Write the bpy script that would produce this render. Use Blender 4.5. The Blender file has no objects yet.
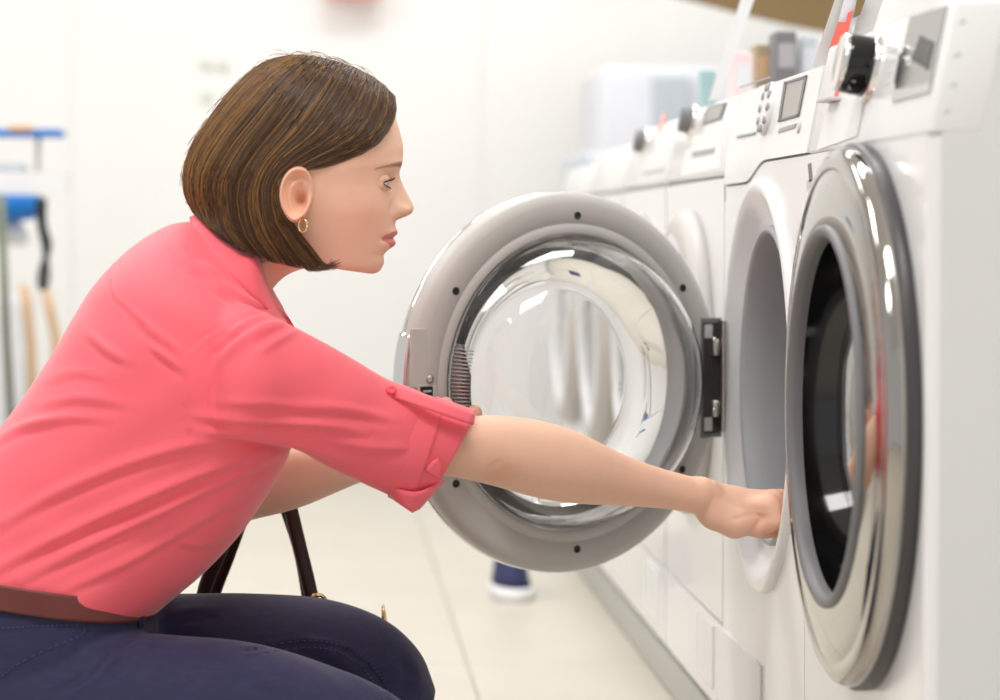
import bpy, bmesh, math, random
import numpy as np
from mathutils import Vector, Matrix
random.seed(4); RNG = np.random.default_rng(11)
scene = bpy.context.scene
COL = scene.collection
PI = math.pi

# ------------------------------------------------------------------ camera
FPX = 2600.0                                   # focal length in pixels of a 1000 x 700 frame
CAM = np.array((0.0, 0.0, 0.73))
PITCH = math.atan(115 / FPX)
YAW = math.atan(175 * math.cos(PITCH) / FPX)
FW = np.array((math.sin(YAW) * math.cos(PITCH), math.cos(YAW) * math.cos(PITCH), -math.sin(PITCH)))
RT = np.array((math.cos(YAW), -math.sin(YAW), 0.0))
UP = np.cross(RT, FW)
cd = bpy.data.cameras.new('camera'); cam = bpy.data.objects.new('camera', cd); COL.objects.link(cam)
cam.location = CAM
cam.rotation_euler = (PI / 2 - PITCH, 0, -YAW)
cd.sensor_width = 36; cd.lens = FPX / 1000 * 36
cd.clip_start = .05; cd.clip_end = 60
cd.dof.use_dof = True; cd.dof.focus_distance = 3.02; cd.dof.aperture_fstop = 3.5
scene.camera = cam
scene.cycles.max_bounces = 20; scene.cycles.transmission_bounces = 20

# ------------------------------------------------------------------ world, ceiling light, exposure
w = bpy.data.worlds.new('world'); scene.world = w; w.use_nodes = True
bg = w.node_tree.nodes['Background']; bg.inputs[0].default_value = (1, .995, .985, 1); bg.inputs[1].default_value = .66
def area(name, loc, rot, sx, sy, power, col=(1, .99, .975)):
    l = bpy.data.lights.new(name, 'AREA'); l.shape = 'RECTANGLE'; l.size = sx; l.size_y = sy
    l.energy = power; l.color = col
    o = bpy.data.objects.new(name, l); COL.objects.link(o); o.location = loc; o.rotation_euler = rot
    return o
for i, (x, y) in enumerate(((-1.6, 1.2), (-1.6, 3.6), (-1.6, 6.2), (.2, 1.6), (.2, 4.4), (.2, 6.6))):
    area('ceiling_light', (x, y, 2.86), (0, 0, 0), 1.2, .6, 27 if y > 6 else 32)
vs = scene.view_settings
vs.view_transform = 'Standard'; vs.look = 'None'; vs.gamma = 1.0; vs.exposure = -0.07; vs.use_curve_mapping = False

# ------------------------------------------------------------------ helpers
def P(x, y, Y):
    """point at world depth Y seen at photograph pixel (x, y)"""
    d = FW * FPX + RT * (x - 500) + UP * (350 - y)
    return CAM + d * ((Y - CAM[1]) / d[1])
def PV(xy, Y):
    xy = np.asarray(xy, float); d = FW * FPX + np.outer(xy[:, 0] - 500, RT) + np.outer(350 - xy[:, 1], UP)
    return CAM + d * ((Y - CAM[1]) / d[:, 1])[:, None]
def onfront(x, y, off=0.0, x0=.54, tilt=True):
    """(Y, z) on the machines' front: control panels lean back 11 degrees above z = .82"""
    d = FW * FPX + RT * (x - 500) + UP * (350 - y)
    k = math.tan(math.radians(11)) if tilt else 0
    t = (x0 - off + k * (CAM[2] - .82)) / (d[0] - k * d[2])
    p = CAM + d * t
    return p[1], p[2]
def proj(v):
    q = v - CAM
    z = q @ FW
    return np.stack((500 + FPX * (q @ RT) / z, 350 - FPX * (q @ UP) / z), 1)
def sstep(a, b, x):
    t = np.clip((x - a) / (b - a), 0, 1); return t * t * (3 - 2 * t)

def srgb(r, g, b):
    f = lambda c: (c / 255 / 12.92) if c / 255 <= .04045 else ((c / 255 + .055) / 1.055) ** 2.4
    return (f(r), f(g), f(b), 1)
MATS = {}
def mat(name, col, rough=.5, metal=0, spec=.5, bump=0, bscale=200, var=0, vscale=20, trans=0, ior=1.45, coat=0,
        sss=0, vcol=False, sheen=0, stretch=None, emit=None):
    m = bpy.data.materials.new(name); m.use_nodes = True
    nt = m.node_tree; b = nt.nodes['Principled BSDF']
    b.inputs['Base Color'].default_value = col; b.inputs['Roughness'].default_value = rough
    b.inputs['Metallic'].default_value = metal; b.inputs['Specular IOR Level'].default_value = spec
    b.inputs['IOR'].default_value = ior; b.inputs['Transmission Weight'].default_value = trans
    b.inputs['Coat Weight'].default_value = coat
    if sheen: b.inputs['Sheen Weight'].default_value = sheen; b.inputs['Sheen Roughness'].default_value = .4
    if sss:
        b.inputs['Subsurface Weight'].default_value = sss
        b.inputs['Subsurface Radius'].default_value = (1, .35, .2); b.inputs['Subsurface Scale'].default_value = .008
    if emit: b.inputs['Emission Color'].default_value = emit[:4]; b.inputs['Emission Strength'].default_value = emit[4]
    tc = nt.nodes.new('ShaderNodeTexCoord')
    src = tc.outputs['Object']
    if stretch:
        mp = nt.nodes.new('ShaderNodeMapping'); mp.inputs['Scale'].default_value = stretch
        nt.links.new(src, mp.inputs['Vector']); src = mp.outputs['Vector']
    cs = None
    if vcol:
        a = nt.nodes.new('ShaderNodeVertexColor'); a.layer_name = 'Col'; cs = a.outputs['Color']
    if var:
        n = nt.nodes.new('ShaderNodeTexNoise'); n.inputs['Scale'].default_value = vscale; n.inputs['Detail'].default_value = 4
        nt.links.new(src, n.inputs['Vector'])
        mr = nt.nodes.new('ShaderNodeMapRange'); mr.inputs['From Min'].default_value = .3; mr.inputs['From Max'].default_value = .7
        mr.inputs['To Min'].default_value = 1 - var; mr.inputs['To Max'].default_value = 1 + var
        nt.links.new(n.outputs['Fac'], mr.inputs['Value'])
        mx = nt.nodes.new('ShaderNodeVectorMath'); mx.operation = 'SCALE'
        if cs: nt.links.new(cs, mx.inputs[0])
        else: mx.inputs[0].default_value = col[:3]
        nt.links.new(mr.outputs['Result'], mx.inputs['Scale']); cs = mx.outputs['Vector']
    if cs: nt.links.new(cs, b.inputs['Base Color'])
    if bump:
        n2 = nt.nodes.new('ShaderNodeTexNoise'); n2.inputs['Scale'].default_value = bscale; n2.inputs['Detail'].default_value = 3
        nt.links.new(src, n2.inputs['Vector'])
        bp = nt.nodes.new('ShaderNodeBump'); bp.inputs['Strength'].default_value = bump; bp.inputs['Distance'].default_value = .001
        nt.links.new(n2.outputs['Fac'], bp.inputs['Height']); nt.links.new(bp.outputs['Normal'], b.inputs['Normal'])
    MATS[name] = m
    return m

mat('white_enamel', (.86, .86, .86, 1), .22, spec=.5, bump=.02, bscale=300, coat=.2)
mat('white_plastic', (.84, .85, .86, 1), .3, bump=.02, bscale=300)
mat('pure_white', (.88, .88, .9, 1), .18, coat=.5, bump=.01)
mat('case_grey', (.74, .74, .73, 1), .4, bump=.03, bscale=400)
mat('grey_plastic', srgb(196, 193, 189), .42, bump=.03, bscale=700)
mat('light_grey', srgb(205, 203, 200), .4, bump=.03, bscale=500)
mat('mid_grey', srgb(120, 120, 122), .45, bump=.04, bscale=500)
mat('rubber', srgb(178, 180, 185), .5, bump=.05, bscale=300)
mat('dark_rim', srgb(70, 66, 68), .35, bump=.02)
mat('black', srgb(18, 17, 18), .3, bump=.02)
mat('black_gloss', srgb(10, 10, 11), .08, bump=.005, coat=.5)
mat('chrome', (.86, .84, .82, 1), .07, metal=1, bump=.004, bscale=60)
mat('chrome_door', (.44, .42, .395, 1), .06, metal=1, bump=.003, bscale=30)
mat('chrome_dark', (.55, .52, .5, 1), .08, metal=1, bump=.004, bscale=60)
mat('steel', (.62, .62, .6, 1), .28, metal=1, bump=.03, bscale=200)
mat('glass', (1, 1, 1, 1), .0, trans=1, ior=1.46, bump=.001, bscale=40)
mat('tinted_glass', (.10, .10, .11, 1), .02, trans=.85, ior=1.45, bump=.001)
mat('display', srgb(166, 164, 158), .3, coat=.0, bump=.005)
mat('display_dark', srgb(60, 60, 62), .1, coat=.6, bump=.005)
mat('display_mirror', (.30, .295, .28, 1), .12, metal=.6, bump=.004)
mat('print_grey', srgb(168, 168, 170), .6, bump=.02)
mat('print_pale', srgb(206, 208, 212), .6, bump=.02)
mat('print_red', srgb(238, 110, 96), .6, bump=.02)
mat('seam', srgb(128, 130, 132), .6, bump=.02)
mat('plinth', srgb(186, 186, 180), .45, bump=.03)
mat('floor_tile', srgb(203, 196, 183), .38, var=.03, vscale=3, bump=.03, bscale=30)
mat('floor_joint', srgb(188, 180, 166), .7, bump=.05)
mat('wall', (.88, .875, .86, 1), .6, var=.015, vscale=2, bump=.04, bscale=150)
mat('ceiling', (.85, .85, .84, 1), .8, bump=.05)
mat('shirt', srgb(250, 104, 118), .62, sheen=.35, bump=.12, bscale=900, var=.03, vscale=9)
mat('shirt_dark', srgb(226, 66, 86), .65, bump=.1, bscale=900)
mat('button', srgb(232, 60, 78), .3, bump=.02)
mat('jeans', srgb(40, 40, 74), .75, var=.16, vscale=60, bump=.25, bscale=900, sheen=.15, stretch=(1, 1, 3))
mat('jeans_thread', srgb(78, 80, 118), .7, bump=.1)
mat('belt', srgb(104, 48, 44), .4, bump=.15, bscale=120, var=.12, vscale=25)
mat('leather', srgb(52, 28, 24), .35, bump=.1, bscale=150, var=.1, vscale=30)
mat('gold', (.83, .62, .30, 1), .2, metal=1, bump=.01)
mat('skin', (.8, .5, .4, 1), .55, vcol=True, sss=.12, bump=.05, bscale=500, var=.02, vscale=45)
mat('hair', (.1, .06, .03, 1), .42, vcol=True, spec=.5, bump=.02)
mat('eye', (.9, .9, .9, 1), .1, vcol=True, coat=.4, bump=.005)
mat('lash', srgb(40, 26, 20), .6, bump=.02)
mat('brown_board', srgb(132, 108, 72), .6, var=.06, vscale=4, bump=.05)
mat('blue_cloth', srgb(24, 120, 205), .7, var=.08, bump=.1)
mat('pale_cloth', srgb(226, 228, 234), .8, var=.03, bump=.1)
mat('orange', srgb(230, 165, 60), .6, bump=.05)
mat('peach', srgb(232, 172, 148), .7, var=.1, vscale=8, bump=.03)
mat('tan', srgb(214, 178, 140), .6, bump=.05)
mat('olive_metal', srgb(120, 126, 110), .4, metal=.4, bump=.03)
mat('dark_cord', srgb(40, 50, 48), .6, bump=.05)
mat('teal', srgb(168, 200, 204), .6, bump=.03)
mat('brown_pale', srgb(178, 160, 132), .6, bump=.03)
mat('pink_print', srgb(242, 190, 184), .6, bump=.03)
mat('pink', srgb(238, 214, 216), .6, bump=.03)
mat('blue_grey', srgb(196, 204, 212), .5, bump=.03)
mat('pale_green', srgb(214, 220, 208), .6, bump=.03)
mat('navy', srgb(50, 54, 92), .8, bump=.1)
mat('shoe_sole', (.85, .85, .87, 1), .5, bump=.03)

def root_loc(p):
    v = np.zeros(3)
    while p is not None:
        v = v + np.array(p.location); p = p.parent
    return v
def tag(o, label=None, cat=None, group=None, kind=None):
    if label: o['label'] = label
    if cat: o['category'] = cat
    if group: o['group'] = group
    if kind: o['kind'] = kind
    return o
def thing(name, loc, label, cat, group=None, kind=None):
    o = bpy.data.objects.new(name, None); COL.objects.link(o); o.location = loc; o.empty_display_size = .05
    return tag(o, label, cat, group, kind)
def obj(name, verts, faces, m, parent=None, smooth=True, cols=None, origin=None, fixn=True):
    verts = np.asarray(verts, float)
    off = root_loc(parent)
    loc = np.zeros(3)
    if parent is None:
        loc = np.asarray(origin, float) if origin is not None else np.array(
            (verts[:, 0].mean(), verts[:, 1].mean(), verts[:, 2].min()))
    me = bpy.data.meshes.new(name)
    me.from_pydata((verts - off - loc).tolist(), [], [tuple(int(i) for i in f) for f in faces])
    me.materials.append(MATS[m] if isinstance(m, str) else m)
    if fixn:
        bm = bmesh.new(); bm.from_mesh(me); bmesh.ops.recalc_face_normals(bm, faces=bm.faces); bm.to_mesh(me); bm.free()
    if smooth: me.polygons.foreach_set('use_smooth', [True] * len(me.polygons))
    if cols is not None:
        a = me.color_attributes.new('Col', 'FLOAT_COLOR', 'POINT')
        c = np.ones((len(verts), 4)); c[:, :3] = cols
        a.data.foreach_set('color', c.ravel())
    me.update()
    o = bpy.data.objects.new(name, me); COL.objects.link(o); o.location = loc
    if parent is not None: o.parent = parent
    return o
class MB:
    """collects shapes of one part"""
    def __init__(s): s.v = []; s.f = []; s.n = 0
    def add(s, v, f):
        v = np.asarray(v, float); s.v.append(v); s.f += [tuple(i + s.n for i in q) for q in f]; s.n += len(v); return s
    def box(s, a, b, bev=0, seg=2, M=None):
        bm = bmesh.new(); bmesh.ops.create_cube(bm, size=1)
        a = np.array(a, float); b = np.array(b, float)
        for q in bm.verts: q.co = Vector((a + b) / 2 + (b - a) * np.array(q.co))
        if bev: bmesh.ops.bevel(bm, geom=bm.edges[:], offset=bev, segments=seg, profile=.5, affect='EDGES')
        bm.verts.ensure_lookup_table()
        v = np.array([q.co[:] for q in bm.verts])
        if M is not None: v = M(v)
        f = [tuple(q.index for q in p.verts) for p in bm.faces]; bm.free()
        return s.add(v, f)
    def build(s, name, m, parent=None, **k): return obj(name, np.concatenate(s.v), s.f, m, parent, **k)
def flat_auto(o, ang=40):
    me = o.data
    bm = bmesh.new(); bm.from_mesh(me)
    for e in bm.edges:
        if len(e.link_faces) == 2 and e.calc_face_angle(0) > math.radians(ang): e.smooth = False
    bm.to_mesh(me); bm.free(); return o
def grid_faces(n, m, closed_m=True):
    f = []
    for i in range(n - 1):
        for j in range(m if closed_m else m - 1):
            k = (j + 1) % m
            f.append((i * m + j, i * m + k, (i + 1) * m + k, (i + 1) * m + j))
    return f
def loft(rings, cap=True):
    rings = np.asarray(rings); n, m = rings.shape[:2]
    v = rings.reshape(-1, 3); f = grid_faces(n, m)
    if cap:
        v = np.concatenate((v, rings[0].mean(0)[None], rings[-1].mean(0)[None]))
        for j in range(m):
            k = (j + 1) % m
            f.append((n * m, k, j)); f.append((n * m + 1, (n - 1) * m + j, (n - 1) * m + k))
    return v, f
def catmull(pts, n):
    pts = np.asarray(pts, float); k = len(pts)
    t = np.linspace(0, k - 1, n); i = np.clip(t.astype(int), 0, k - 2); u = (t - i)[:, None]
    ex = np.concatenate((2 * pts[:1] - pts[1:2], pts, 2 * pts[-1:] - pts[-2:-1]))
    a, b, c, d = ex[i], ex[i + 1], ex[i + 2], ex[i + 3]
    return .5 * (2 * b + (c - a) * u + (2 * a - 5 * b + 4 * c - d) * u ** 2 + (3 * b - a - 3 * c + d) * u ** 3)
def tube(pts, r, n=8, cap=True, flat=None):
    """tube along points; r scalar or list; flat=(direction, factor) squashes it"""
    pts = np.asarray(pts, float); r = np.broadcast_to(np.asarray(r, float), (len(pts),))
    tg = np.gradient(pts, axis=0); tg /= np.linalg.norm(tg, axis=1)[:, None] + 1e-12
    nrm = np.cross(tg[0], (0, 0, 1)); 
    if np.linalg.norm(nrm) < 1e-3: nrm = np.cross(tg[0], (1, 0, 0))
    nrm /= np.linalg.norm(nrm); rings = []
    th = np.linspace(0, 2 * PI, n, endpoint=False)
    for p, t, q in zip(pts, tg, r):
        nrm = nrm - t * (nrm @ t); nrm /= np.linalg.norm(nrm)
        b = np.cross(t, nrm)
        ring = (np.cos(th)[:, None] * nrm + np.sin(th)[:, None] * b) * q
        if flat is not None:
            fd, ff = flat; fd = np.asarray(fd, float) - t * (np.asarray(fd, float) @ t); fd /= np.linalg.norm(fd)
            ring = ring - (ring @ fd)[:, None] * fd * (1 - ff)
        rings.append(p + ring)
    return loft(rings, cap)
def lathe(profile, c, ax, e1, e2, n=96, closed=False):
    """revolve (radius, height) about axis ax through c"""
    c, ax, e1, e2 = (np.asarray(q, float) for q in (c, ax, e1, e2))
    pr = []                                      # tight ring round each pole keeps the shading flat there
    for i, (r, h) in enumerate(profile):
        if r < .0005 and i and profile[i - 1][0] > .0005: pr.append((.0008, h))
        pr.append((max(r, .00005), h))
        if r < .0005 and i + 1 < len(profile) and profile[i + 1][0] > .0005: pr.append((.0008, h))
    profile = pr
    th = np.linspace(0, 2 * PI, n, endpoint=False)
    rings = [c + ax * h + r * (np.cos(th)[:, None] * e1 + np.sin(th)[:, None] * e2) for r, h in profile]
    v = np.concatenate(rings); f = grid_faces(len(profile), n)
    if closed:
        k = len(profile)
        for j in range(n):
            q = (j + 1) % n; f.append(((k - 1) * n + j, (k - 1) * n + q, q, j))
    return v, f
def cyl(a, b, r, n=16, r2=None):
    a = np.asarray(a, float); b = np.asarray(b, float); r2 = r if r2 is None else r2
    ax = b - a; L = np.linalg.norm(ax); ax /= L
    e1 = np.cross(ax, (0, 0, 1))
    if np.linalg.norm(e1) < 1e-3: e1 = np.cross(ax, (1, 0, 0))
    e1 /= np.linalg.norm(e1); e2 = np.cross(ax, e1); bv = min(r, r2) * .12
    return lathe([(0, 0), (r - bv, 0), (r, bv), (r2, L - bv), (r2 - bv, L), (0, L)], a, ax, e1, e2, n)

def surface_nets(fn, lo, hi, h):
    lo = np.asarray(lo, float); hi = np.asarray(hi, float)
    n = np.ceil((hi - lo) / h).astype(int) + 1
    ax = [lo[k] + h * np.arange(n[k]) for k in range(3)]
    G = np.stack(np.meshgrid(*ax, indexing='ij'), -1).reshape(-1, 3)
    st = 6; nc = [np.r_[0:n[k]:st, n[k] - 1] for k in range(3)]
    Gc = np.stack(np.meshgrid(*[ax[k][nc[k]] for k in range(3)], indexing='ij'), -1).reshape(-1, 3)
    Vc = fn(Gc).reshape([len(q) for q in nc])
    ix = [np.minimum(np.round(np.arange(n[k]) / st).astype(int), len(nc[k]) - 1) for k in range(3)]
    V = Vc[np.ix_(*ix)].ravel().copy()
    m = np.abs(V) < h * st * 1.5
    V[m] = fn(G[m]); V = V.reshape(n)
    cs = n - 1
    acc = np.zeros((*cs, 3)); cnt = np.zeros(cs)
    sl = lambda o: tuple(slice(o[k], o[k] + cs[k]) for k in range(3))
    corners = [(i, j, k) for i in (0, 1) for j in (0, 1) for k in (0, 1)]
    for a in corners:
        for k in range(3):
            if a[k] == 0:
                b = list(a); b[k] = 1
                va, vb = V[sl(a)], V[sl(b)]
                cr = (va < 0) != (vb < 0)
                t = np.where(cr, va / np.where(cr, va - vb, 1), 0)
                p = np.zeros((*cs, 3)) + np.array(a, float); p[..., k] += t
                acc += np.where(cr[..., None], p, 0); cnt += cr
    act = cnt > 0
    idx = -np.ones(cs, int); idx[act] = np.arange(act.sum())
    cell = np.argwhere(act)
    verts = lo + h * (cell + acc[act] / cnt[act][:, None])
    faces = []
    for k in range(3):
        i1, i2 = (k + 1) % 3, (k + 2) % 3
        a = [slice(None)] * 3; b = [slice(None)] * 3
        a[k] = slice(0, n[k] - 1); b[k] = slice(1, n[k])
        for q in (i1, i2): a[q] = slice(1, n[q] - 1); b[q] = slice(1, n[q] - 1)
        va, vb = V[tuple(a)], V[tuple(b)]
        cr = np.argwhere((va < 0) != (vb < 0))
        if not len(cr): continue
        sgn = va[tuple(cr.T)] < 0
        base = cr.copy(); base[:, i1] += 1; base[:, i2] += 1
        def at(d1, d2):
            c = base.copy(); c[:, i1] -= d1; c[:, i2] -= d2; return idx[tuple(c.T)]
        q = np.stack((at(1, 1), at(0, 1), at(0, 0), at(1, 0)), 1)
        q[~sgn] = q[~sgn][:, ::-1]
        faces.append(q[(q >= 0).all(1)])
    return verts, np.concatenate(faces).tolist()
def cone_sdf(p, a, b, ra, rb):
    ab = b - a; q = p - a; t = np.clip(q @ ab / (ab @ ab), 0, 1)
    q -= t[:, None] * ab
    return np.sqrt(np.einsum('ij,ij->i', q, q)) - (ra + (rb - ra) * t)
def smin(a, b, k):
    h = np.maximum(k - np.abs(a - b), 0) / k
    return np.minimum(a, b) - h * h * k * .25
def remesh(parts, voxel, smooth=6):
    """one continuous surface out of overlapping closed shapes"""
    mb = MB()
    for v, f in parts: mb.add(v, f)
    me = bpy.data.meshes.new('tmp'); me.from_pydata(np.concatenate(mb.v).tolist(), [], mb.f)
    bm = bmesh.new(); bm.from_mesh(me); bmesh.ops.recalc_face_normals(bm, faces=bm.faces); bm.to_mesh(me); bm.free()
    o = bpy.data.objects.new('tmp', me); COL.objects.link(o)
    r = o.modifiers.new('r', 'REMESH'); r.mode = 'VOXEL'; r.voxel_size = voxel
    s = o.modifiers.new('s', 'SMOOTH'); s.iterations = smooth; s.factor = .5
    dg = bpy.context.evaluated_depsgraph_get(); ev = o.evaluated_get(dg); m2 = bpy.data.meshes.new_from_object(ev)
    v = np.empty(len(m2.vertices) * 3); m2.vertices.foreach_get('co', v); v = v.reshape(-1, 3)
    nr = np.empty(len(m2.vertices) * 3); m2.vertex_normals.foreach_get('vector', nr); nr = nr.reshape(-1, 3)
    f = [tuple(p.vertices) for p in m2.polygons]
    bpy.data.objects.remove(o); bpy.data.meshes.remove(me); bpy.data.meshes.remove(m2)
    return v, nr, f
def seg_dist(q, pl):
    """distance of 2D points q to polyline pl, plus signed side and position along it"""
    best = np.full(len(q), 1e9); side = np.zeros(len(q)); along = np.zeros(len(q))
    pl = np.asarray(pl, float); L = np.r_[0, np.cumsum(np.linalg.norm(np.diff(pl, axis=0), axis=1))]
    for i in range(len(pl) - 1):
        a, b = pl[i], pl[i + 1]; ab = b - a; t = np.clip((q - a) @ ab / (ab @ ab), 0, 1)
        r = q - a - t[:, None] * ab; d = np.linalg.norm(r, axis=1); m = d < best
        best[m] = d[m]; side[m] = np.sign(ab[0] * r[m, 1] - ab[1] * r[m, 0]); along[m] = (L[i] + t[m] * (L[i + 1] - L[i])) / L[-1]
    return best, side, along

# ================================================================== the room
FLOOR_Y1 = 8.0
fl = MB().box((-4, -1.5, -.06), (1.5, FLOOR_Y1, -.004)).build('floor', 'floor_joint', smooth=False, origin=(0, 0, 0))
tag(fl, 'pale beige tiled shop floor in front of the washers', kind='structure')
tb = MB().box((-.2985, -.2985, -.01), (.2985, .2985, 0), .002, 1); tile0 = None
for i in range(-3, 2):
    for j in range(0, 13):
        x, y = i * .6 - .06, 2.0 - .9 + j * .6
        if y > 7.8: continue
        if tile0 is None:
            tile0 = tb.build('tile', 'floor_tile', fl, smooth=False); t = tile0
        else:
            t = tile0.copy(); COL.objects.link(t)
        t.location = (x, y, 0)
big = MB().box((-4, -1.5, -.004), (-2.161, FLOOR_Y1, 0)).box((-2.161, -1.5, -.004), (.839, .80, 0)).box((.839, -1.5, -.004), (1.5, FLOOR_Y1, 0)).build('tile', 'floor_tile', fl, smooth=False)
wb = MB().box((-4, FLOOR_Y1 + .012, 0), (1.5, FLOOR_Y1 + .1, 3)).build('wall_back', 'wall', smooth=False, origin=(0, FLOOR_Y1, 0))
tag(wb, 'white panelled wall at the back of the shop', kind='structure')
for x0, x1 in ((-4, -2.0), (-1.9988, -.77), (-.7688, .48), (.4812, 1.5)):
    MB().box((x0, FLOOR_Y1, 0), (x1, FLOOR_Y1 + .011, 3), .0006, 1).build('panel', 'wall', wb, smooth=False)
wr = MB().box((1.4, -1.5, 0), (1.5, FLOOR_Y1, 3)).build('wall_right', 'wall', smooth=False)
tag(wr, 'white wall behind the row of washers', kind='structure')
ce = MB().box((-4, -1.5, 3), (1.5, FLOOR_Y1, 3.1)).build('ceiling', 'ceiling', smooth=False)
tag(ce, 'white shop ceiling over the aisle', kind='structure')

# ================================================================== washing machines
XF = .54; ZB = .075; ZS = .82; TAN = math.tan(math.radians(11))
def tilt(v):
    """shear what is above the panel seam back by 11 degrees"""
    v = v.copy(); up = np.maximum(v[:, 2] - ZS, 0); v[:, 0] += up * TAN; return v
def holed_panel(y0, y1, z0, z1, cy, cz, r, x0, x1, n=96):
    ang = list(np.linspace(0, 2 * PI, n, endpoint=False))
    ang += [math.atan2(z - cz, y - cy) % (2 * PI) for y in (y0, y1) for z in (z0, z1)]
    ang = sorted(set(ang)); inner = []; outer = []
    for a in ang:
        c, s = math.cos(a), math.sin(a)
        t = min(((y1 - cy) / c if c > 1e-9 else 1e9), ((y0 - cy) / c if c < -1e-9 else 1e9),
                ((z1 - cz) / s if s > 1e-9 else 1e9), ((z0 - cz) / s if s < -1e-9 else 1e9))
        inner.append((cy + r * c, cz + r * s)); outer.append((cy + t * c, cz + t * s))
    m = len(ang); v = []; 
    for x, ring in ((x1, inner), (x0, inner), (x0, outer), (x1, outer)): v += [(x, p[0], p[1]) for p in ring]
    return np.array(v), grid_faces(4, m)
def case(t, y0, y1, ztop, bev=.012, mname='white_enamel'):
    c = MB()
    k_ = (ztop - ZS) * TAN
    for a_, b_ in ((y0, y0 + .02), (y1 - .02, y1)):
        pr_ = [(XF + .012, ZB), (XF + .012, ZS), (XF + .012 + k_, ztop - .008), (XF + .59, ztop - .008), (XF + .59, ZB)]
        c.add([(x, y, z) for y in (a_, b_) for x, z in pr_], [(0, 1, 2, 3, 4), (9, 8, 7, 6, 5)] + [(i, (i + 1) % 5, 5 + (i + 1) % 5, 5 + i) for i in range(5)])
    c.box((XF + .57, y0, ZB), (XF + .59, y1, ztop - .03), .003)
    c.box((XF + .03, y0, ZB), (XF + .59, y1, ZB + .02), .003)
    c.build('case', 'case_grey', t, smooth=False)
    MB().box((XF + .024 + (ztop - ZS) * TAN * .5, y0, ztop - .02), (XF + .595, y1, ztop), .008, 3).build('worktop', mname, t)
    for yy in (y0 + .06, y1 - .06):
        for xx in (XF + .06, XF + .52):
            v, f = cyl((xx, yy, .0601), (xx, yy, ZB), .02); obj('foot', v, f, 'dark_rim', t)
def decal(t, name, m, px, h=.0008, off=.0, smooth=False):
    """thin plate on the control panel, its corners given where they sit on the front"""
    pts = [onfront(x, y) for x, y in px]
    v = []
    for d in (h + off, off - .003):
        for Y, z in pts:
            v.append((XF + max(z - ZS, 0) * TAN - d, Y, z))
    n = len(px)
    f = [tuple(range(n))[::-1], tuple(range(n, 2 * n))] + [(i, (i + 1) % n, n + (i + 1) % n, n + i) for i in range(n)]
    return obj(name, v, f, m, t, smooth=smooth)
ax_out = np.array((-1.0, 0, 0)); eY = np.array((0, 1.0, 0)); eZ = np.array((0, 0, 1.0))
tiltax = np.array((-math.cos(math.radians(11)), 0, math.sin(math.radians(11)))); tiltup = np.array((math.sin(math.radians(11)), 0, math.cos(math.radians(11))))
def front_axis(Y, z): return np.array((XF + max(z - ZS, 0) * TAN, Y, z))

pl = MB().box((XF + .004, 1.6, 0), (XF + .62, 6.0, .06), .006)
plo = pl.build('plinth', 'plinth', smooth=False)
tag(plo, 'long pale grey plinth running under the row of washers', 'plinth')

# ---- nearest washer, closed chrome door
Y0, Y1, ZT = 2.305, 2.892, .945
m1 = thing('washing_machine', (XF + .3, (Y0 + Y1) / 2, .06), 'nearest white washer with closed chrome-rimmed round door and black dial', 'washing machine')
case(m1, Y0, Y1, ZT)
CY, CZ = 2.592, .547
v, f = holed_panel(Y0 + .012, Y1, ZB, ZS - .0003, CY, CZ, .25, XF, XF + .022)
MBp = MB().add(v, f)
th = np.linspace(0, PI / 2, 8)                       # rounded near corner
prof = [(XF + .012 * (1 - math.sin(a)), Y0 + .012 * (1 - math.cos(a))) for a in th] + [(XF + .03, Y0 + .012), (XF + .03, Y0 + .001)]
vv = [(x, y, z) for z in (ZB, ZS - .0003) for x, y in prof]; k = len(prof)
MBp.add(vv, [(i, i + 1, k + i + 1, k + i) for i in range(k - 3)] )
# (rounded corner strip runs from the side face round to the front)
MBp.v[-1] = np.array([(XF + .012 - .012 * math.sin(a), Y0 + .012 - .012 * math.cos(a), z) for z in (ZB, ZS - .0003) for a in np.linspace(0, PI / 2, k)])
MBp.f = MBp.f[:-(k - 3)] + [(MBp.n - 2 * k + i, MBp.n - 2 * k + i + 1, MBp.n - k + i + 1, MBp.n - k + i) for i in range(k - 1)]
flat_auto(MBp.build('front_panel', 'white_enamel', m1), 30)
flat_auto(MB().box((XF, Y0 - .0006, ZS + .0002), (XF + .05, Y1, ZT - .004), .005, 3, M=tilt).build('control_panel', 'white_enamel', m1), 50)
# door: dark gasket rim, chrome bezel, grey window ring, tinted glass, bowl
d1 = thing('door', (XF, CY, CZ), None, None); d1.parent = m1; d1.location = np.array((XF, CY, CZ)) - root_loc(m1)
def dlathe(name, prof, m, closed=False, n=128):
    v, f = lathe(prof, (XF, CY, CZ), ax_out, eY, eZ, n, closed); return obj(name, v, f, m, d1)
dlathe('gasket_rim', [(.250, -.01), (.273, -.001), (.2755, .004), (.2755, .012), (.270, .016), (.258, .014)], 'dark_rim')
dlathe('bezel', [(.266, .008), (.271, .013), (.2715, .020), (.269, .027), (.262, .0315), (.255, .0325), (.249, .0325), (.2475, .0318), (.246, .0325), (.225, .0355), (.205, .0375), (.190, .0385)], 'chrome_door')
dlathe('window_ring', [(.1935, .0375), (.193, .0410), (.1895, .0430), (.185, .0430), (.1815, .0400), (.1795, .034), (.1795, .02)], 'mid_grey')
dlathe('window_glass', [(.180, .034), (.1785, .012), (.172, -.018), (.158, -.048), (.132, -.072), (.09, -.084), (.0001, -.088)], 'black_gloss')
dlathe('glass_bowl', [(.150, -.052), (.146, -.030), (.130, -.008), (.10, .006), (.055, .013), (.0001, .015), (.0001, .011), (.054, .009), (.098, .002), (.126, -.011), (.141, -.031), (.145, -.052)], 'glass', True)
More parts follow.
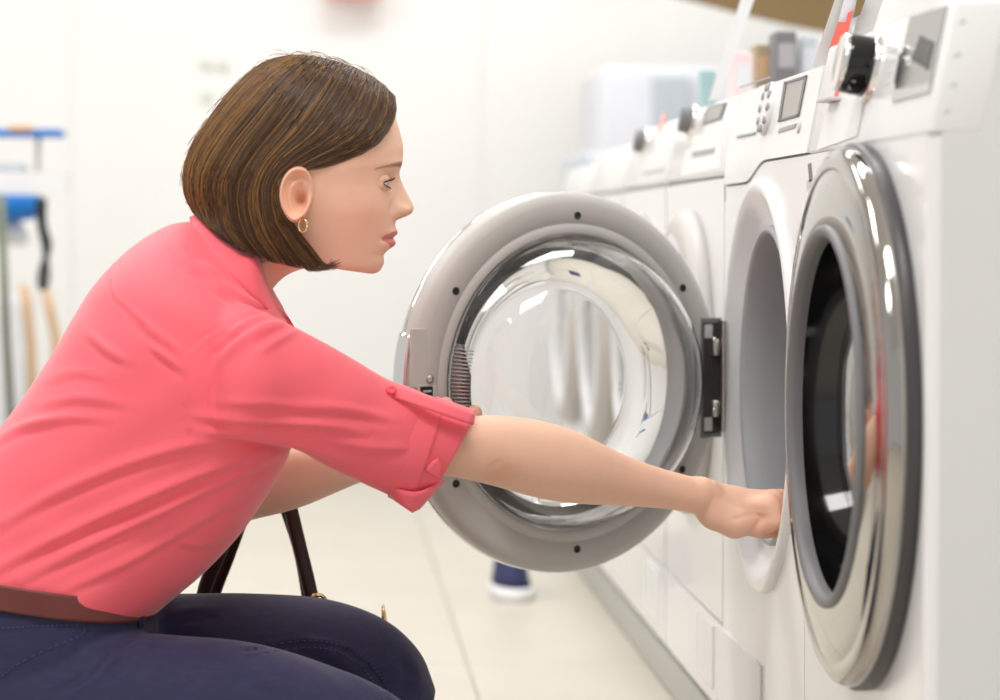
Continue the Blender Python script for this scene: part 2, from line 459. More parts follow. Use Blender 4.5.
# dial
Yk, zk = onfront(872, 68); kc = front_axis(Yk, zk)
v, f = lathe([(.037, -.004), (.037, .003), (.034, .0055), (.0, .006)], kc, tiltax, eY, tiltup, 48); dial = obj('dial', v, f, 'chrome', m1)
v, f = lathe([(.031, .004), (.0305, .028), (.0295, .032), (.025, .033), (.0001, .033)], kc, tiltax, eY, tiltup, 48); obj('dial_grip', v, f, 'black_gloss', dial)
v, f = lathe([(.0298, .0305), (.0302, .033), (.027, .0355), (.024, .034), (.0001, .0338)], kc, tiltax, eY, tiltup, 48); obj('dial_cap', v, f, 'chrome', dial)
dp = decal(m1, 'display', 'display_mirror', [(893, 102), (931, 92), (948, 5), (911, 17)], .0015)
decal(dp, 'display_strip', 'light_grey', [(893, 102), (931, 92), (932, 83), (895, 90)], .0022)
decal(dp, 'display_symbol', 'black', [(913, 60), (930, 70), (936, 42), (922, 35)], .0022)
decal(dp, 'display_symbol', 'black', [(896, 84), (900, 82), (905, 52), (901, 55)], .0022)
for i, (x, y) in enumerate(((957, 25), (952, 58), (948, 88), (941, 114))):
    decal(m1, 'printed_mark', 'print_pale', [(x, y), (x + 5, y - 1.5), (x + 6, y - 5), (x + 1, y - 3.5)], .0004)
for r_ in range(4):
    y = 52 + r_ * 11; x = 892 - r_ * 2.6
    decal(m1, 'printed_mark', 'print_pale', [(x, y), (x + 6, y - 2), (x + 6.6, y - 5), (x + .6, y - 3)], .0004)
# drawer with its finger ledge
dr = decal(m1, 'detergent_drawer', 'white_plastic', [(818, 150), (858, 136), (866, 96), (828, 104)], .0015)
Yd, zd = onfront(836, 99); p0 = front_axis(Yd, zd)
MB().box((p0[0] - .016, Yd - .03, zd - .003), (p0[0] + .003, Yd + .03, zd + .001), .001).build('drawer_ledge', 'light_grey', dr, smooth=False)
decal(m1, 'red_sticker', 'print_red', [(834, 98), (838, 97), (841, 79), (838, 82)], .0006)
decal(m1, 'price_sticker', 'light_grey', [(798, 205), (804, 203), (808, 179), (802, 181)], .0008)
decal(m1, 'price_sticker', 'mid_grey', [(804.5, 182), (807.5, 181), (809.5, 163), (806.5, 164)], .0008)
# ---- second washer, open door
Y0, Y1, ZT = 2.896, 3.495, .925
m2 = thing('washing_machine', (XF + .3, (Y0 + Y1) / 2, .06), 'white washer with its round door standing open and drum opening bare', 'washing machine')
case(m2, Y0, Y1, ZT)
CY, CZ = 3.197, .543
v, f = holed_panel(Y0, Y1, ZB, .775, CY, CZ, .249, XF, XF + .022)
flat_auto(obj('front_panel', v, f, 'white_enamel', m2), 30)
# control panel: lower edge drops in a soft step on the far side
npan = 60; ys = np.linspace(Y0 + .001, Y1 - .001, npan)
def low(y): return .8225 - .0245 * float(sstep(3.17, 3.33, np.array(y)))
pv = []
for xo in (0, .03):
    for y in ys:
        for q in np.linspace(0, 1, 9):
            z = low(y) + .0 + (ZT - .005 - low(y)) * q
            pv.append((XF - .001 + xo + max(z - ZS, 0) * TAN, y, z))
pf = []
for a in range(2):
    for i in range(npan - 1):
        for j in range(8):
            b = a * npan * 9 + i * 9 + j; q = (b, b + 9, b + 10, b + 1); pf.append(q if a else q[::-1])
for i in range(npan - 1):
    b = i * 9; c = npan * 9 + i * 9; pf.append((b, b + 9, c + 9, c)); pf.append((b + 8, c + 8, c + 17, b + 17))
for i in (0, npan - 1):
    for j in range(8):
        b = i * 9 + j; c = npan * 9 + b; pf.append((b, b + 1, c + 1, c))
flat_auto(obj('control_panel', pv, pf, 'white_enamel', m2), 30)
# filler between front panel and stepped edge, recessed so the joint shows as a groove
fv = []
for y in ys:
    fv += [(XF + .001, y, .7745), (XF + .001, y, low(y) - .003), (XF + .012, y, low(y) - .003), (XF + .012, y, low(y) + .004)]
flat_auto(obj('front_panel_upper', fv, grid_faces(npan, 4, False), 'white_enamel', m2), 30)
sv = []
for y in ys: sv += [(XF + .0035, y, low(y) - .004), (XF + .0035, y, low(y) + .001)]
obj('panel_joint', sv, grid_faces(npan, 2, False), 'seam', m2)
def mlathe(name, prof, m, par, n=128, c=None):
    v, f = lathe(prof, (0, CY, CZ), -ax_out, eY, eZ, n); return obj(name, v, f, m, par)
mlathe('door_surround', [(.258, XF + .001), (.2575, XF - .004), (.255, XF - .008), (.250, XF - .010), (.244, XF - .0095), (.238, XF - .006), (.230, XF + .0), (.218, XF + .010), (.207, XF + .016), (.197, XF + .019)], 'pure_white', m2)
mlathe('door_gasket', [(.199, XF + .022), (.199, XF + .010), (.196, XF + .005), (.191, XF + .005), (.188, XF + .010), (.1875, XF + .035), (.19, XF + .08), (.196, XF + .12), (.194, XF + .15), (.21, XF + .16)], 'rubber', m2)
mlathe('drum', [(.2, XF + .15), (.235, XF + .165), (.238, XF + .2), (.238, XF + .47), (.22, XF + .49), (.0001, XF + .5)], 'steel', m2)
# panel details
decal(m2, 'drawer_pocket', 'light_grey', [(736, 160), (750, 155), (757, 134), (739, 137)], .0004)
decal(m2, 'drawer_pocket_lip', 'print_grey', [(738, 138), (756, 134), (757, 132), (739, 135.5)], .003)
dsp = decal(m2, 'display', 'display', [(779.5, 122), (800.5, 116), (808.5, 75), (786, 82)], .0016)
for a, b, c, d in (((779.5, 122), (800.5, 116), (801, 113.5), (780, 119.5)), ((786, 82), (808.5, 75), (808, 77.5), (785.5, 84.5)),
                   ((779.5, 122), (782, 121.3), (788.5, 81.3), (786, 82)), ((798.5, 116.6), (800.5, 116), (808.5, 75), (806.5, 75.6))):
    decal(dsp, 'display_frame', 'mid_grey', [a, b, c, d], .0026)
decal(m2, 'button_strip', 'print_grey', [(779.5, 133), (796, 128), (797.5, 123.5), (781, 128.5)], .002)
Yb, zb = onfront(800.5, 127); v, f = lathe([(.008, 0), (.008, .002), (.0065, .003), (.0001, .003)], front_axis(Yb, zb), tiltax, eY, tiltup, 24); obj('push_button', v, f, 'light_grey', m2)
Yk, zk = onfront(770, 109); kc = front_axis(Yk, zk)
v, f = lathe([(.034, -.004), (.034, .004), (.0315, .007), (.028, .008), (.0001, .008)], kc, tiltax, eY, tiltup, 48); dial = obj('dial', v, f, 'white_plastic', m2)
for k in range(10):
    a = 2 * PI * k / 10; q = kc + (eY * math.cos(a) + tiltup * math.sin(a)) * .027 + tiltax * .008
    v, f = lathe([(.0055, -.002), (.0055, .001), (.004, .002), (.0001, .002)], q, tiltax, eY, tiltup, 10); obj('dial_dimple', v, f, 'print_grey', dial)
for r_ in range(4):
    for c_ in range(3):
        x = 738 + c_ * 10.5 - r_ * 1.5; y = 95 + r_ * 9.5 - c_ * 3.4
        decal(m2, 'printed_mark', 'print_pale', [(x, y), (x + 6, y - 2), (x + 6.3, y - 3.8), (x + .3, y - 1.8)], .0004)
decal(m2, 'printed_line', 'print_grey', [(739, 88), (769, 77.5), (769.2, 76.4), (739.2, 86.9)], .0004)
# filter flap low on the front
def front_box(t, name, m, px, h, d0=.002):
    pts = [onfront(x, y, tilt=False) for x, y in px]; v = []
    for d in (h, -d0): v += [(XF - d, Y, z) for Y, z in pts]
    n = len(px); f = [tuple(range(n))[::-1], tuple(range(n, 2 * n))] + [(i, (i + 1) % n, n + (i + 1) % n, n + i) for i in range(n)]
    return obj(name, v, f, m, t, smooth=False)
YA, YB = onfront(762, 720, tilt=False)[0], onfront(718, 668, tilt=False)[0]
MB().box((XF - .003, YA, .092), (XF + .002, YB, .195), .0015).build('filter_flap', 'white_plastic', m2, smooth=False)
# the open door
PHI = math.radians(30)
dd = np.array((-math.cos(PHI), -math.sin(PHI), 0)); nn = np.array((math.sin(PHI), -math.cos(PHI), 0))
DC = P(572, 383, 3.33); H = DC - dd * .262
d2 = thing('door', tuple(DC), None, None); d2.parent = m2; d2.location = DC - root_loc(m2)
def olathe(name, prof, m, closed=False, n=160):
    v, f = lathe(prof, DC, nn, dd, eZ, n, closed); return obj(name, v, f, m, d2)
RO = .2455
ring = olathe('door_ring', [(RO - .012, -.034), (RO, -.03), (RO + .0005, -.012), (RO - .003, -.004), (RO - .012, .0005), (RO - .015, .001), (.2065, .0015), (.2055, .0002), (.2045, .0015), (.194, .0015), (.1905, .0), (.1905, -.010), (.1905, -.034)], 'grey_plastic')
olathe('door_front_trim', [(RO - .010, -.026), (RO + .0, -.028), (RO + .001, -.034), (RO - .006, -.042), (RO - .03, -.050), (.196, -.053), (.1905, -.052)], 'chrome')
olathe('inner_liner', [(.1905, -.010), (.1895, -.012), (.1895, -.050), (.192, -.052)], 'white_plastic')
olathe('glass_bowl', [(.1895, -.002), (.1887, .003), (.187, .008), (.1835, .022), (.177, .042), (.166, .062), (.148, .080), (.118, .093), (.07, .101), (.0001, .104),
                      (.0001, .1005), (.069, .0975), (.1155, .0898), (.1448, .0775), (.1623, .060), (.1732, .041), (.1795, .021), (.1830, .007), (.185, -.002)], 'glass', True)
olathe('outer_window', [(.189, -.047), (.12, -.052), (.0001, -.054), (.0001, -.051), (.12, -.049), (.189, -.044)], 'glass', True)
def dpt(u, z, h): return DC + dd * u + eZ * z + nn * h
for a in (92, 146, 34, 214, 268, 326):
    r_ = .2155; q = dpt(r_ * math.cos(math.radians(a)), r_ * math.sin(math.radians(a)), .001)
    v, f = lathe([(.0052, .0002), (.0050, .0012), (.0040, .0014), (.0034, .0008), (.0001, .0007)], q, nn, dd, eZ, 16); obj('screw_hole', v, f, 'black', ring)
def dbox(name, m, u0, u1, z0, z1, h0, h1, bev=.0012, par=None):
    M = lambda v: DC + v[:, :1] * dd + v[:, 1:2] * eZ + v[:, 2:3] * nn
    return MB().box((u0, z0, h0), (u1, z1, h1), bev, 2, M=M).build(name, m, par or d2, smooth=False)
dbox('latch_plate', 'grey_plastic', .207, .236, -.07, .005, .0, .0022)
dbox('latch_cover', 'grey_plastic', .222, .243, .002, .075, -.006, .0018)
lt = dbox('latch', 'black', .214, .232, -.016, .003, .001, .0038)
for zz in (-.003, -.010): dbox('latch_tooth', 'steel', .217, .229, zz - .0015, zz + .0015, .0035, .005, .0004, lt)
v, f = lathe([(.005, 0), (.005, .003), (.003, .004), (.0001, .004)], dpt(.218, .012, .001), nn, dd, eZ, 20); obj('latch_screw', v, f, 'steel', ring)
# chrome pull on the outer edge of the door and the ribbed vent inside it
an = np.radians(np.linspace(-24, 16, 24)); vv = []
for a in an:
    for r_, h in ((RO + .0005, -.008), (RO + .003, -.012), (RO + .0035, -.034), (RO + .001, -.040)):
        vv.append(dpt(r_ * math.cos(a), r_ * math.sin(a), h))
f = grid_faces(24, 4) + [(0, 1, 2, 3), (95, 94, 93, 92)]
obj('pull_handle', vv, f, 'chrome', d2)
an = np.radians(np.linspace(-22, 17, 40)); grille = None
vv = [];
for a in an:
    wd = .012 * (1 - .5 * max(0, (math.degrees(a) - 5) / 12))
    for r_, h in ((.1890, .004), (.1900, .008), (.1895 - wd, .034 * wd / .012), (.1885 - wd, .030 * wd / .012)): vv.append(dpt(r_ * math.cos(a), r_ * math.sin(a), h))
vent = obj('vent_grille', vv, grid_faces(40, 4), 'mid_grey', d2)
for a in np.radians(np.linspace(-21, 15, 26)):
    q = [dpt(r_ * math.cos(a), r_ * math.sin(a), h) for r_, h in ((.1902, .0085), (.1785, .033))]
    v, f = tube(q, .0009, 5); obj('rib', v, f, 'light_grey', vent)
# hinge
hb = dbox('hinge_housing', 'mid_grey', -.2455, -.209, -.080, .080, -.004, .0022)
dbox('hinge_pocket', 'dark_rim', -.240, -.213, -.074, .074, .001, .0032, .0006, hb)
for s in (-1, 1):
    v, f = cyl(dpt(-.231, s * .03, .006), dpt(-.231, s * .052, .006), .006); obj('hinge_pin', v, f, 'steel', hb)
    dbox('hinge_clip', 'light_grey', -.226, -.214, s * .062 - .009, s * .062 + .009, .002, .006, .0008, hb)
hy = CY + .226
MB().box((XF - .034, H[1] - .003, CZ - .04), (XF + .004, H[1] + .003, CZ + .04), .002).build('hinge_bracket', 'steel', m2, smooth=False)
MB().box((XF - .014, hy - .002, CZ - .075), (XF - .010, hy + .034, CZ + .075), .0015).build('hinge_plate', 'steel', m2, smooth=False)
for s in (-1, 1):
    v, f = cyl((XF - .021, hy + .014, CZ + s * .047), (XF - .0245, hy + .014, CZ + s * .047), .005); obj('hinge_screw', v, f, 'chrome', m2)

# ---- the washers further down the row
def far_washer(Y0, Y1, ZT, label, knob=None, disp=None, slot=None, rim='grey_plastic', zs=.81):
    t = thing('washing_machine', (XF + .3, (Y0 + Y1) / 2, .06), label, 'washing machine')
    case(t, Y0, Y1, ZT); cy, cz = (Y0 + Y1) / 2, .543
    v, f = holed_panel(Y0 + .003, Y1 - .003, .20, zs - .003, cy, cz, .21, XF, XF + .022)
    flat_auto(obj('front_panel', v, f, 'white_enamel', t), 30)
    MB().box((XF, Y0 + .003, ZB), (XF + .022, Y1 - .003, .196), .002).build('kick_panel', 'white_enamel', t, smooth=False)
    flat_auto(MB().box((XF, Y0 + .003, zs + .001), (XF + .05, Y1 - .003, ZT - .004), .008, 3, M=tilt).build('control_panel', 'white_enamel', t), 50)
    MB().box((XF + .006, Y0 + .004, zs - .006), (XF + .02, Y1 - .004, zs + .004)).build('panel_joint', 'seam', t, smooth=False)
    MB().box((XF - .002, Y0 + .08, .095), (XF + .002, Y0 + .24, .185), .001).build('filter_flap', 'white_plastic', t, smooth=False)
    d = thing('door', (XF, cy, cz), None, None); d.parent = t; d.location = np.array((XF, cy, cz)) - root_loc(t)
    for nm, pr, mm in (('door_rim', [(.205, -.005), (.222, .0), (.224, .012), (.216, .026), (.205, .032), (.19, .034)], rim),
                       ('door_ring', [(.192, .033), (.17, .036), (.16, .03), (.155, .01)], 'white_plastic'),
                       ('window_glass', [(.158, .022), (.1, .02), (.0001, .019)], 'black_gloss')):
        v, f = lathe(pr, (XF, cy, cz), ax_out, eY, eZ, 72); obj(nm, v, f, mm, d)
    if knob:
        Yk, zk = onfront(*knob); kc = front_axis(Yk, zk)
        v, f = lathe([(.026, -.003), (.026, .003), (.024, .005), (.0001, .005)], kc, tiltax, eY, tiltup, 32); o = obj('dial', v, f, 'chrome', t)
        v, f = lathe([(.020, .004), (.0195, .018), (.017, .020), (.0001, .020)], kc, tiltax, eY, tiltup, 32); obj('dial_grip', v, f, 'mid_grey', o)
    if disp:
        o = decal(t, 'display', 'mid_grey', disp, .0014)
        c = np.mean(disp, 0); decal(o, 'display_window', 'display', [tuple(c + (np.array(q) - c) * .78) for q in disp], .002)
    if slot:
        decal(t, 'drawer_slot', 'print_grey', slot, .001)
    return t
m3 = far_washer(3.50, 4.095, .925, 'third white washer from the front, grey dial and display, behind the open door', (693, 121),
                [(703, 125), (722, 119), (727.5, 102), (708, 107)], [(692, 158), (714, 153.5), (716, 147.5), (693, 152)])
decal(m3, 'drawer_front', 'white_plastic', [(681, 176), (719, 168), (724, 142), (685, 150)], .0006)
m4 = far_washer(4.105, 4.70, .92, 'fourth white washer from the front, dark dial and pink sticker on its panel', (646, 142), None,
                [(643, 174.5), (663, 170.5), (664, 168.5), (644, 172.5)])
decal(m4, 'pink_sticker', 'pink_print', [(657, 132), (661, 131), (666, 113), (662, 114)], .0008)
m5 = far_washer(4.71, 5.305, .90, 'fifth washer from the front, a blurred white front beyond the dark dials', None, None, None)
m6 = far_washer(5.315, 5.91, .88, 'farthest blurred white washer at the end of the row', None, None, None)

# ================================================================== the woman
YC = 2.95                                        # her plane of symmetry
wo = thing('person', (float(P(120, 600, YC)[0]), YC, 0), 'woman with brown bob in coral shirt crouching, reaching into the open washer', 'person')
SK = np.array(srgb(240, 193, 167)[:3])

# ---------------- head and neck: rings between the face profile and the back of the skull
rows = np.array([  # front x, y, back x, y, where the widest point lies, half width
 (300, 68, 285, 68, .5, .006), (330, 70, 262, 72, .5, .028), (356, 77, 242, 82, .5, .048), (377, 90, 228, 98, .5, .063),
 (391, 108, 219, 120, .5, .071), (398, 125, 215, 138, .52, .0745), (402, 140, 213, 152, .52, .076), (403.3, 151, 213, 162, .52, .0765),
 (401.8, 164, 214, 173, .5, .0755), (398.3, 174, 216, 182, .48, .074), (397, 185, 218, 190, .46, .072), (396.5, 200, 222, 202, .44, .070),
 (396.3, 214, 227, 212, .43, .068), (395.3, 224, 230, 219, .425, .0658), (393.9, 232, 232, 225, .42, .064), (392.2, 238, 233.5, 229, .417, .0626),
 (390.3, 244, 234.6, 233, .413, .0612), (388.3, 250, 235, 236.5, .41, .0598), (386.5, 255, 235, 239.5, .407, .0586), (384.4, 262, 234.6, 244, .403, .057),
 (380.8, 269.5, 233.5, 248, .40, .0553), (376, 273, 232.5, 250.5, .40, .054), (369, 273.6, 231.5, 252, .41, .053), (360, 271, 229.5, 254, .42, .0522),
 (346, 268, 226, 257, .44, .0515), (330, 266.5, 221, 259, .46, .051), (314, 267, 215, 261, .48, .0505), (299, 270, 208, 264, .5, .0505),
 (286, 276, 200, 268, .5, .051), (276, 285, 192, 274, .5, .053), (266, 300, 183, 284, .5, .054), (256, 330, 170, 305, .5, .055), (240, 380, 155, 335, .5, .055)], float)
# dense resample, finest over the face
NR = 300
R = catmull(rows, NR)
thf = np.concatenate((np.linspace(0, 1.9, 170), np.linspace(1.9, PI, 40)[1:]))
ths = np.concatenate((thf, -thf[-2:0:-1])); NT = len(ths)
def tab(x, xs, ys): return np.interp(x, xs, ys)
nose_y = [166, 170, 174, 178, 182, 188, 193, 200, 204, 207.5, 211, 214, 216, 218, 219.5, 221]
nose_d = [0, .3, 1.2, 2.6, 4.4, 7.6, 10.3, 14.1, 16.3, 17.4, 16.9, 14.6, 11, 6, 2.2, 0]
lip_y = [225, 229, 232, 234.5, 237, 238.5, 240.5, 243, 246, 249, 252, 255.5, 259, 263]
lip_d = [0, 1.6, 4.0, 3.8, 1.4, 1.2, 3.5, 5.4, 4.6, .8, -1.6, -2.7, -1.4, 0]
hv = []; hc = []
ga = lambda x, c, w_: np.exp(-((x - c) / w_) ** 2)
def mixc(col, k, c): return col * (1 - k[:, None]) + np.asarray(c)[:3] * k[:, None]
CT, ST = np.cos(ths), np.abs(np.sin(ths)); SG = np.where(np.sin(ths) >= 0, 1.0, -1.0); FR = CT > 0
for i, (fx, fy, bx, by, q, W) in enumerate(R):
    Fp = np.array((fx, fy)); Bp = np.array((bx, by)); Mp = Bp + q * (Fp - Bp)
    onface = i < NR * .70
    face = float(sstep(150., 250., fy)) if onface else 1.0
    under = float(sstep(.62, .74, i / NR))
    pw = 1 + .16 * face * (1 - under)
    al = W * np.where(FR, ST ** pw, ST)
    p2 = Mp + np.where(FR[:, None], np.outer(CT, Fp - Mp), np.outer(CT, Mp - Bp))
    dx = np.zeros(NT); col = np.tile(SK, (NT, 1))
    if onface:
        sg_n = tab(fy, [168, 180, 195, 207, 216, 221], [.0075, .0078, .0092, .0125, .0125, .011])
        dx += tab(fy, nose_y, nose_d) * np.exp(-(al / sg_n) ** 2.2)
        dx += 8.5 * ga(al, .0135, .0052) * ga(fy, 210, 5.2)
        dx += tab(fy, lip_y, lip_d) * np.exp(-(al / .0205) ** 3)
        dx -= 5.0 * ga(al, .027, .011) * ga(fy, 182, 7.5)
        dx += 2.2 * ga(al, .028, .018) * ga(fy, 164, 5)
        dx += 2.2 * ga(al, .048, .018) * ga(fy, 206, 14)
        dx -= 2.0 * ga(al, .0235, .004) * ga(fy, 240, 3.5)
        dx -= 3.2 * ga(al, .0205, .0038) * ga(fy, 209, 6)
        dx -= 5.0 * ga(al, .0065, .0028) * ga(fy, 217.3, 1.5)
        wl = .0235; u = np.clip(al / wl, 0, 1)
        up_ = 229.3 + 6.5 * u ** 2; dn = 248.6 - 8 * u ** 2
        k = np.where(al < wl, sstep(up_ - 1.2, up_ + .8, fy) * (1 - sstep(dn - 1.2, dn + 1, fy)), 0); col = mixc(col, .85 * k, srgb(206, 112, 112))
        k = np.where(al < wl, .55 * ga(fy, 237.8 + 2.2 * u ** 2, .9) * (1 - u ** 6), 0); col = mixc(col, k, srgb(120, 50, 50))
        u = np.clip((al - .011) / .041, 0, 1); cy_ = 165 - 1.5 * np.sin(u * PI * .8) + 5.0 * u ** 2; hw = 3.2 * (1 - .66 * u)
        k = np.where((al > .010) & (al < .052), np.exp(-((fy - cy_) / hw) ** 4) * (.9 - .45 * u), 0); col = mixc(col, k, srgb(84, 56, 42))
        k = .24 * ga(al, .05, .022) * ga(fy, 222, 24); col = mixc(col, k, srgb(226, 136, 112))
        k = .5 * ga(al, .0065, .003) * ga(fy, 217.5, 1.4); col = mixc(col, k, (.2, .07, .05))
        col[~FR] = SK; dx[~FR] = 0
    pts = PV(p2 + np.c_[dx, np.zeros(NT)], YC); pts[:, 1] -= SG * al
    hv.append(pts); hc.append(col)
hv = np.concatenate(hv); hc = np.concatenate(hc)
hf = grid_faces(NR, NT)
body = MB(); bcol = []
body.add(hv, hf); bcol.append(np.array(hc))

# ---------------- ear (near and far)
def ear(side):
    """cupped disc with rolled rim, hollow shell and lobe"""
    nr, nt = 26, 64; v = []
    cx, cy = 297.5, 195.0
    for i in range(nr):
        r = i / (nr - 1)
        for j in range(nt):
            a = 2 * PI * j / nt; ca, sa = math.cos(a), math.sin(a)
            ex = 17.0 * (1 + .06 * sa) - 3.2 * max(0, -sa) ** 2 ; ey = 27.0 if sa > 0 else 28.5
            x = cx + r * ex * ca - 2.0 * (-r * sa) ; y = cy - r * ey * sa
            hgt = .010 + .0095 * math.exp(-((r - .88) / .12) ** 2) * (1 if True else 0)
            hgt -= .016 * math.exp(-((x - 301) / 6.5) ** 2 - ((y - 201) / 9) ** 2)
            hgt += .0042 * math.exp(-((math.hypot((x - 301) / 10.5, (y - 199) / 17) - 1) / .22) ** 2) * (1 if x < 303 else .4)
            hgt -= .003 * math.exp(-((x - 298) / 6) ** 2 - ((y - 181) / 5) ** 2)
            hgt += .004 * math.exp(-((x - 310) / 3) ** 2 - ((y - 203) / 5) ** 2)
            hgt *= 1 - .95 * float(sstep(304, 316, np.array(x))) * (1 if y < 214 else .8)
            if r > .93: hgt -= (r - .93) / .07 * .013
            p = P(x, y, YC); p[1] -= side * (.0765 + hgt + .010 * (1 - (x - 280) / 36)); v.append(p)
    f = grid_faces(nr, nt)
    return np.array(v), (f if side > 0 else [q[::-1] for q in f])
for s in (1, -1):
    v, f = ear(s); body.add(v, f)
    q = proj(v); k = np.exp(-((q[:, 0] - 302) / 6) ** 2 - ((q[:, 1] - 199) / 8) ** 2)[:, None] * .3
    bcol.append(SK * (1 - k) * np.array((1.02, .93, .9)) + k * np.array(srgb(190, 110, 90)[:3]))

# ---------------- arms and hands
def chain_fn(segs):
    """segs: list of (points, radii, blend) ; every chain blends with the rest by its own k"""
    def fn(p):
        d = None
        for pts, rad, k in segs:
            e = None
            for a, b, ra, rb in zip(pts[:-1], pts[1:], rad[:-1], rad[1:]):
                q = cone_sdf(p, a, b, ra, rb); e = q if e is None else smin(e, q, min(ra, rb) * (.6 if len(pts) < 6 else .15))
            d = e if d is None else smin(d, e, k)
        return d
    return fn
def px_chain(rows, k):
    if len(rows) > 4: rows = catmull(rows, 3 * len(rows))
    return ([P(x, y, Y) for x, y, Y, r in rows], [r * Y / FPX for x, y, Y, r in rows], k)
# right (near) arm: rows = x, y, depth, radius in pixels
ra = [px_chain([(250, 386, 2.82, 34), (330, 416, 2.86, 32), (420, 440, 2.905, 30), (470, 447.5, 2.918, 30.5), (500, 451, 2.93, 34), (540, 459.5, 2.95, 36.5), (575, 469, 2.965, 33.5),
                (614, 479, 2.985, 26), (650, 486.5, 3.005, 20.5), (680, 492.5, 3.02, 18), (706, 498.5, 3.035, 17.5), (722, 505, 3.045, 18)], .01),
      px_chain([(704, 488.5, 3.024, 9), (709, 489.5, 3.025, 7.5)], .014),
      px_chain([(712, 503, 3.05, 19), (735, 509, 3.055, 20.5), (756, 510, 3.062, 19)], .012),
      px_chain([(714, 508, 3.06, 18), (738, 506, 3.085, 17), (762, 505, 3.095, 15)], .012),
      px_chain([(716, 514, 3.035, 17), (736, 521, 3.035, 16.5), (748, 523, 3.037, 12)], .01),
      px_chain([(748, 508, 3.042, 12.5), (768, 506, 3.039, 11.5), (772, 521, 3.036, 9.5), (757, 529, 3.038, 8.5)], .004),
      px_chain([(752, 503, 3.055, 13), (774, 501.5, 3.055, 11.5), (780, 518, 3.056, 9.5), (768, 530, 3.056, 8.5)], .004),
      px_chain([(754, 502, 3.075, 13), (780, 501, 3.075, 11), (786, 518, 3.076, 9.5), (774, 530, 3.076, 8.5)], .004),
      px_chain([(754, 503, 3.095, 12.5), (778, 501, 3.095, 10.5), (784, 517, 3.096, 9), (772, 528, 3.096, 8)], .004),
      px_chain([(722, 512, 3.085, 13), (742, 524, 3.098, 10.5), (764, 531, 3.09, 8.5)], .006)]
def bbox(segs, m=.012):
    lo = np.min([p - r for pts, rad, k in segs for p, r in zip(pts, rad)], 0) - m
    hi = np.max([p + r for pts, rad, k in segs for p, r in zip(pts, rad)], 0) + m
    return lo, hi
def tinted_arm(v, warm):
    k = np.zeros(len(v))
    for c, r in warm: k = np.maximum(k, np.exp(-np.sum((v - c) ** 2, 1) / r ** 2))
    k = (k * .35)[:, None]; return SK * (1 - k) + np.array(srgb(222, 130, 100)[:3]) * k
lo, hi = bbox(ra); v, f = surface_nets(chain_fn(ra), lo, hi, .0022)
# crease folds inside the elbow, tendons over the hand
q = proj(v); ctr = v.mean(0); nrm_y = np.where(v[:, 1] < np.interp(q[:, 0], [470, 700, 780], [2.92, 3.03, 3.05]), 1, 0)
push = np.zeros(len(v))
for plx, amp, wdt in (([(484, 478), (490, 468), (498, 462)], .0010, 2.6), ([(494, 484), (500, 474), (508, 467)], .0008, 2.4),
                      ([(716, 497), (740, 508), (765, 510)], .0012, 3), ([(706, 512), (712, 500), (716, 490)], .001, 2.4),
                      ([(735, 519), (752, 514), (766, 517)], .0018, 2.4), ([(752, 533), (757, 523), (764, 519)], .0022, 2.0)):
    d, s_, al = seg_dist(q, plx); push += amp * np.exp(-(d / wdt) ** 2) * nrm_y
v = v.copy(); v[:, 1] += push
body.add(v, f); bcol.append(tinted_arm(v, [(P(770, 530, 3.04), .02), (P(775, 500, 3.05), .016), (P(500, 470, 2.9), .02)]))
# left (far) arm, hand on the door edge
la = [px_chain([(245, 385, 3.11, 36), (225, 440, 3.14, 34), (222, 492, 3.165, 29), (250, 489, 3.17, 29), (290, 478, 3.175, 30), (330, 466, 3.18, 26), (370, 454, 3.185, 22), (400, 446, 3.19, 19), (418, 441, 3.192, 18)], .01),
      px_chain([(416, 441, 3.192, 18), (440, 432, 3.196, 18), (452, 427, 3.198, 15)], .012),
      px_chain([(418, 444, 3.205, 16), (440, 440, 3.205, 15)], .012)]
for k, dy in enumerate((-.030, -.010, .008, .026)):
    la.append(px_chain([(442, 430 + k * 4, 3.198, 10), (463, 420 + k * 9, 3.190, 8.5), (474, 413.5 + k * 10, 3.206, 7.5), (476, 412 + k * 10, 3.226, 6.5)], .004))
la.append(px_chain([(425, 436, 3.195, 11), (436, 415, 3.192, 9), (446, 404, 3.2, 7.5)], .006))
lo, hi = bbox(la); v, f = surface_nets(chain_fn(la), lo, hi, .0028)
body.add(v, f); bcol.append(tinted_arm(v, [(P(474, 412, 3.2), .02)]))
# trunk under the shirt joins neck and arms
tr = [px_chain([(218, 308, YC, 34), (200, 360, YC, 60), (165, 430, YC, 80), (100, 520, YC, 75), (40, 600, YC, 70)], .05),
      px_chain([(246, 386, 2.82, 34), (205, 365, YC, 45), (245, 388, 3.11, 34)], .05)]
lo, hi = bbox(tr); v, f = surface_nets(chain_fn(tr), lo, hi, .008)
body.add(v, f); bcol.append(np.tile(SK, (len(v), 1)))
obj('body', np.concatenate(body.v), body.f, 'skin', wo, cols=np.concatenate(bcol))

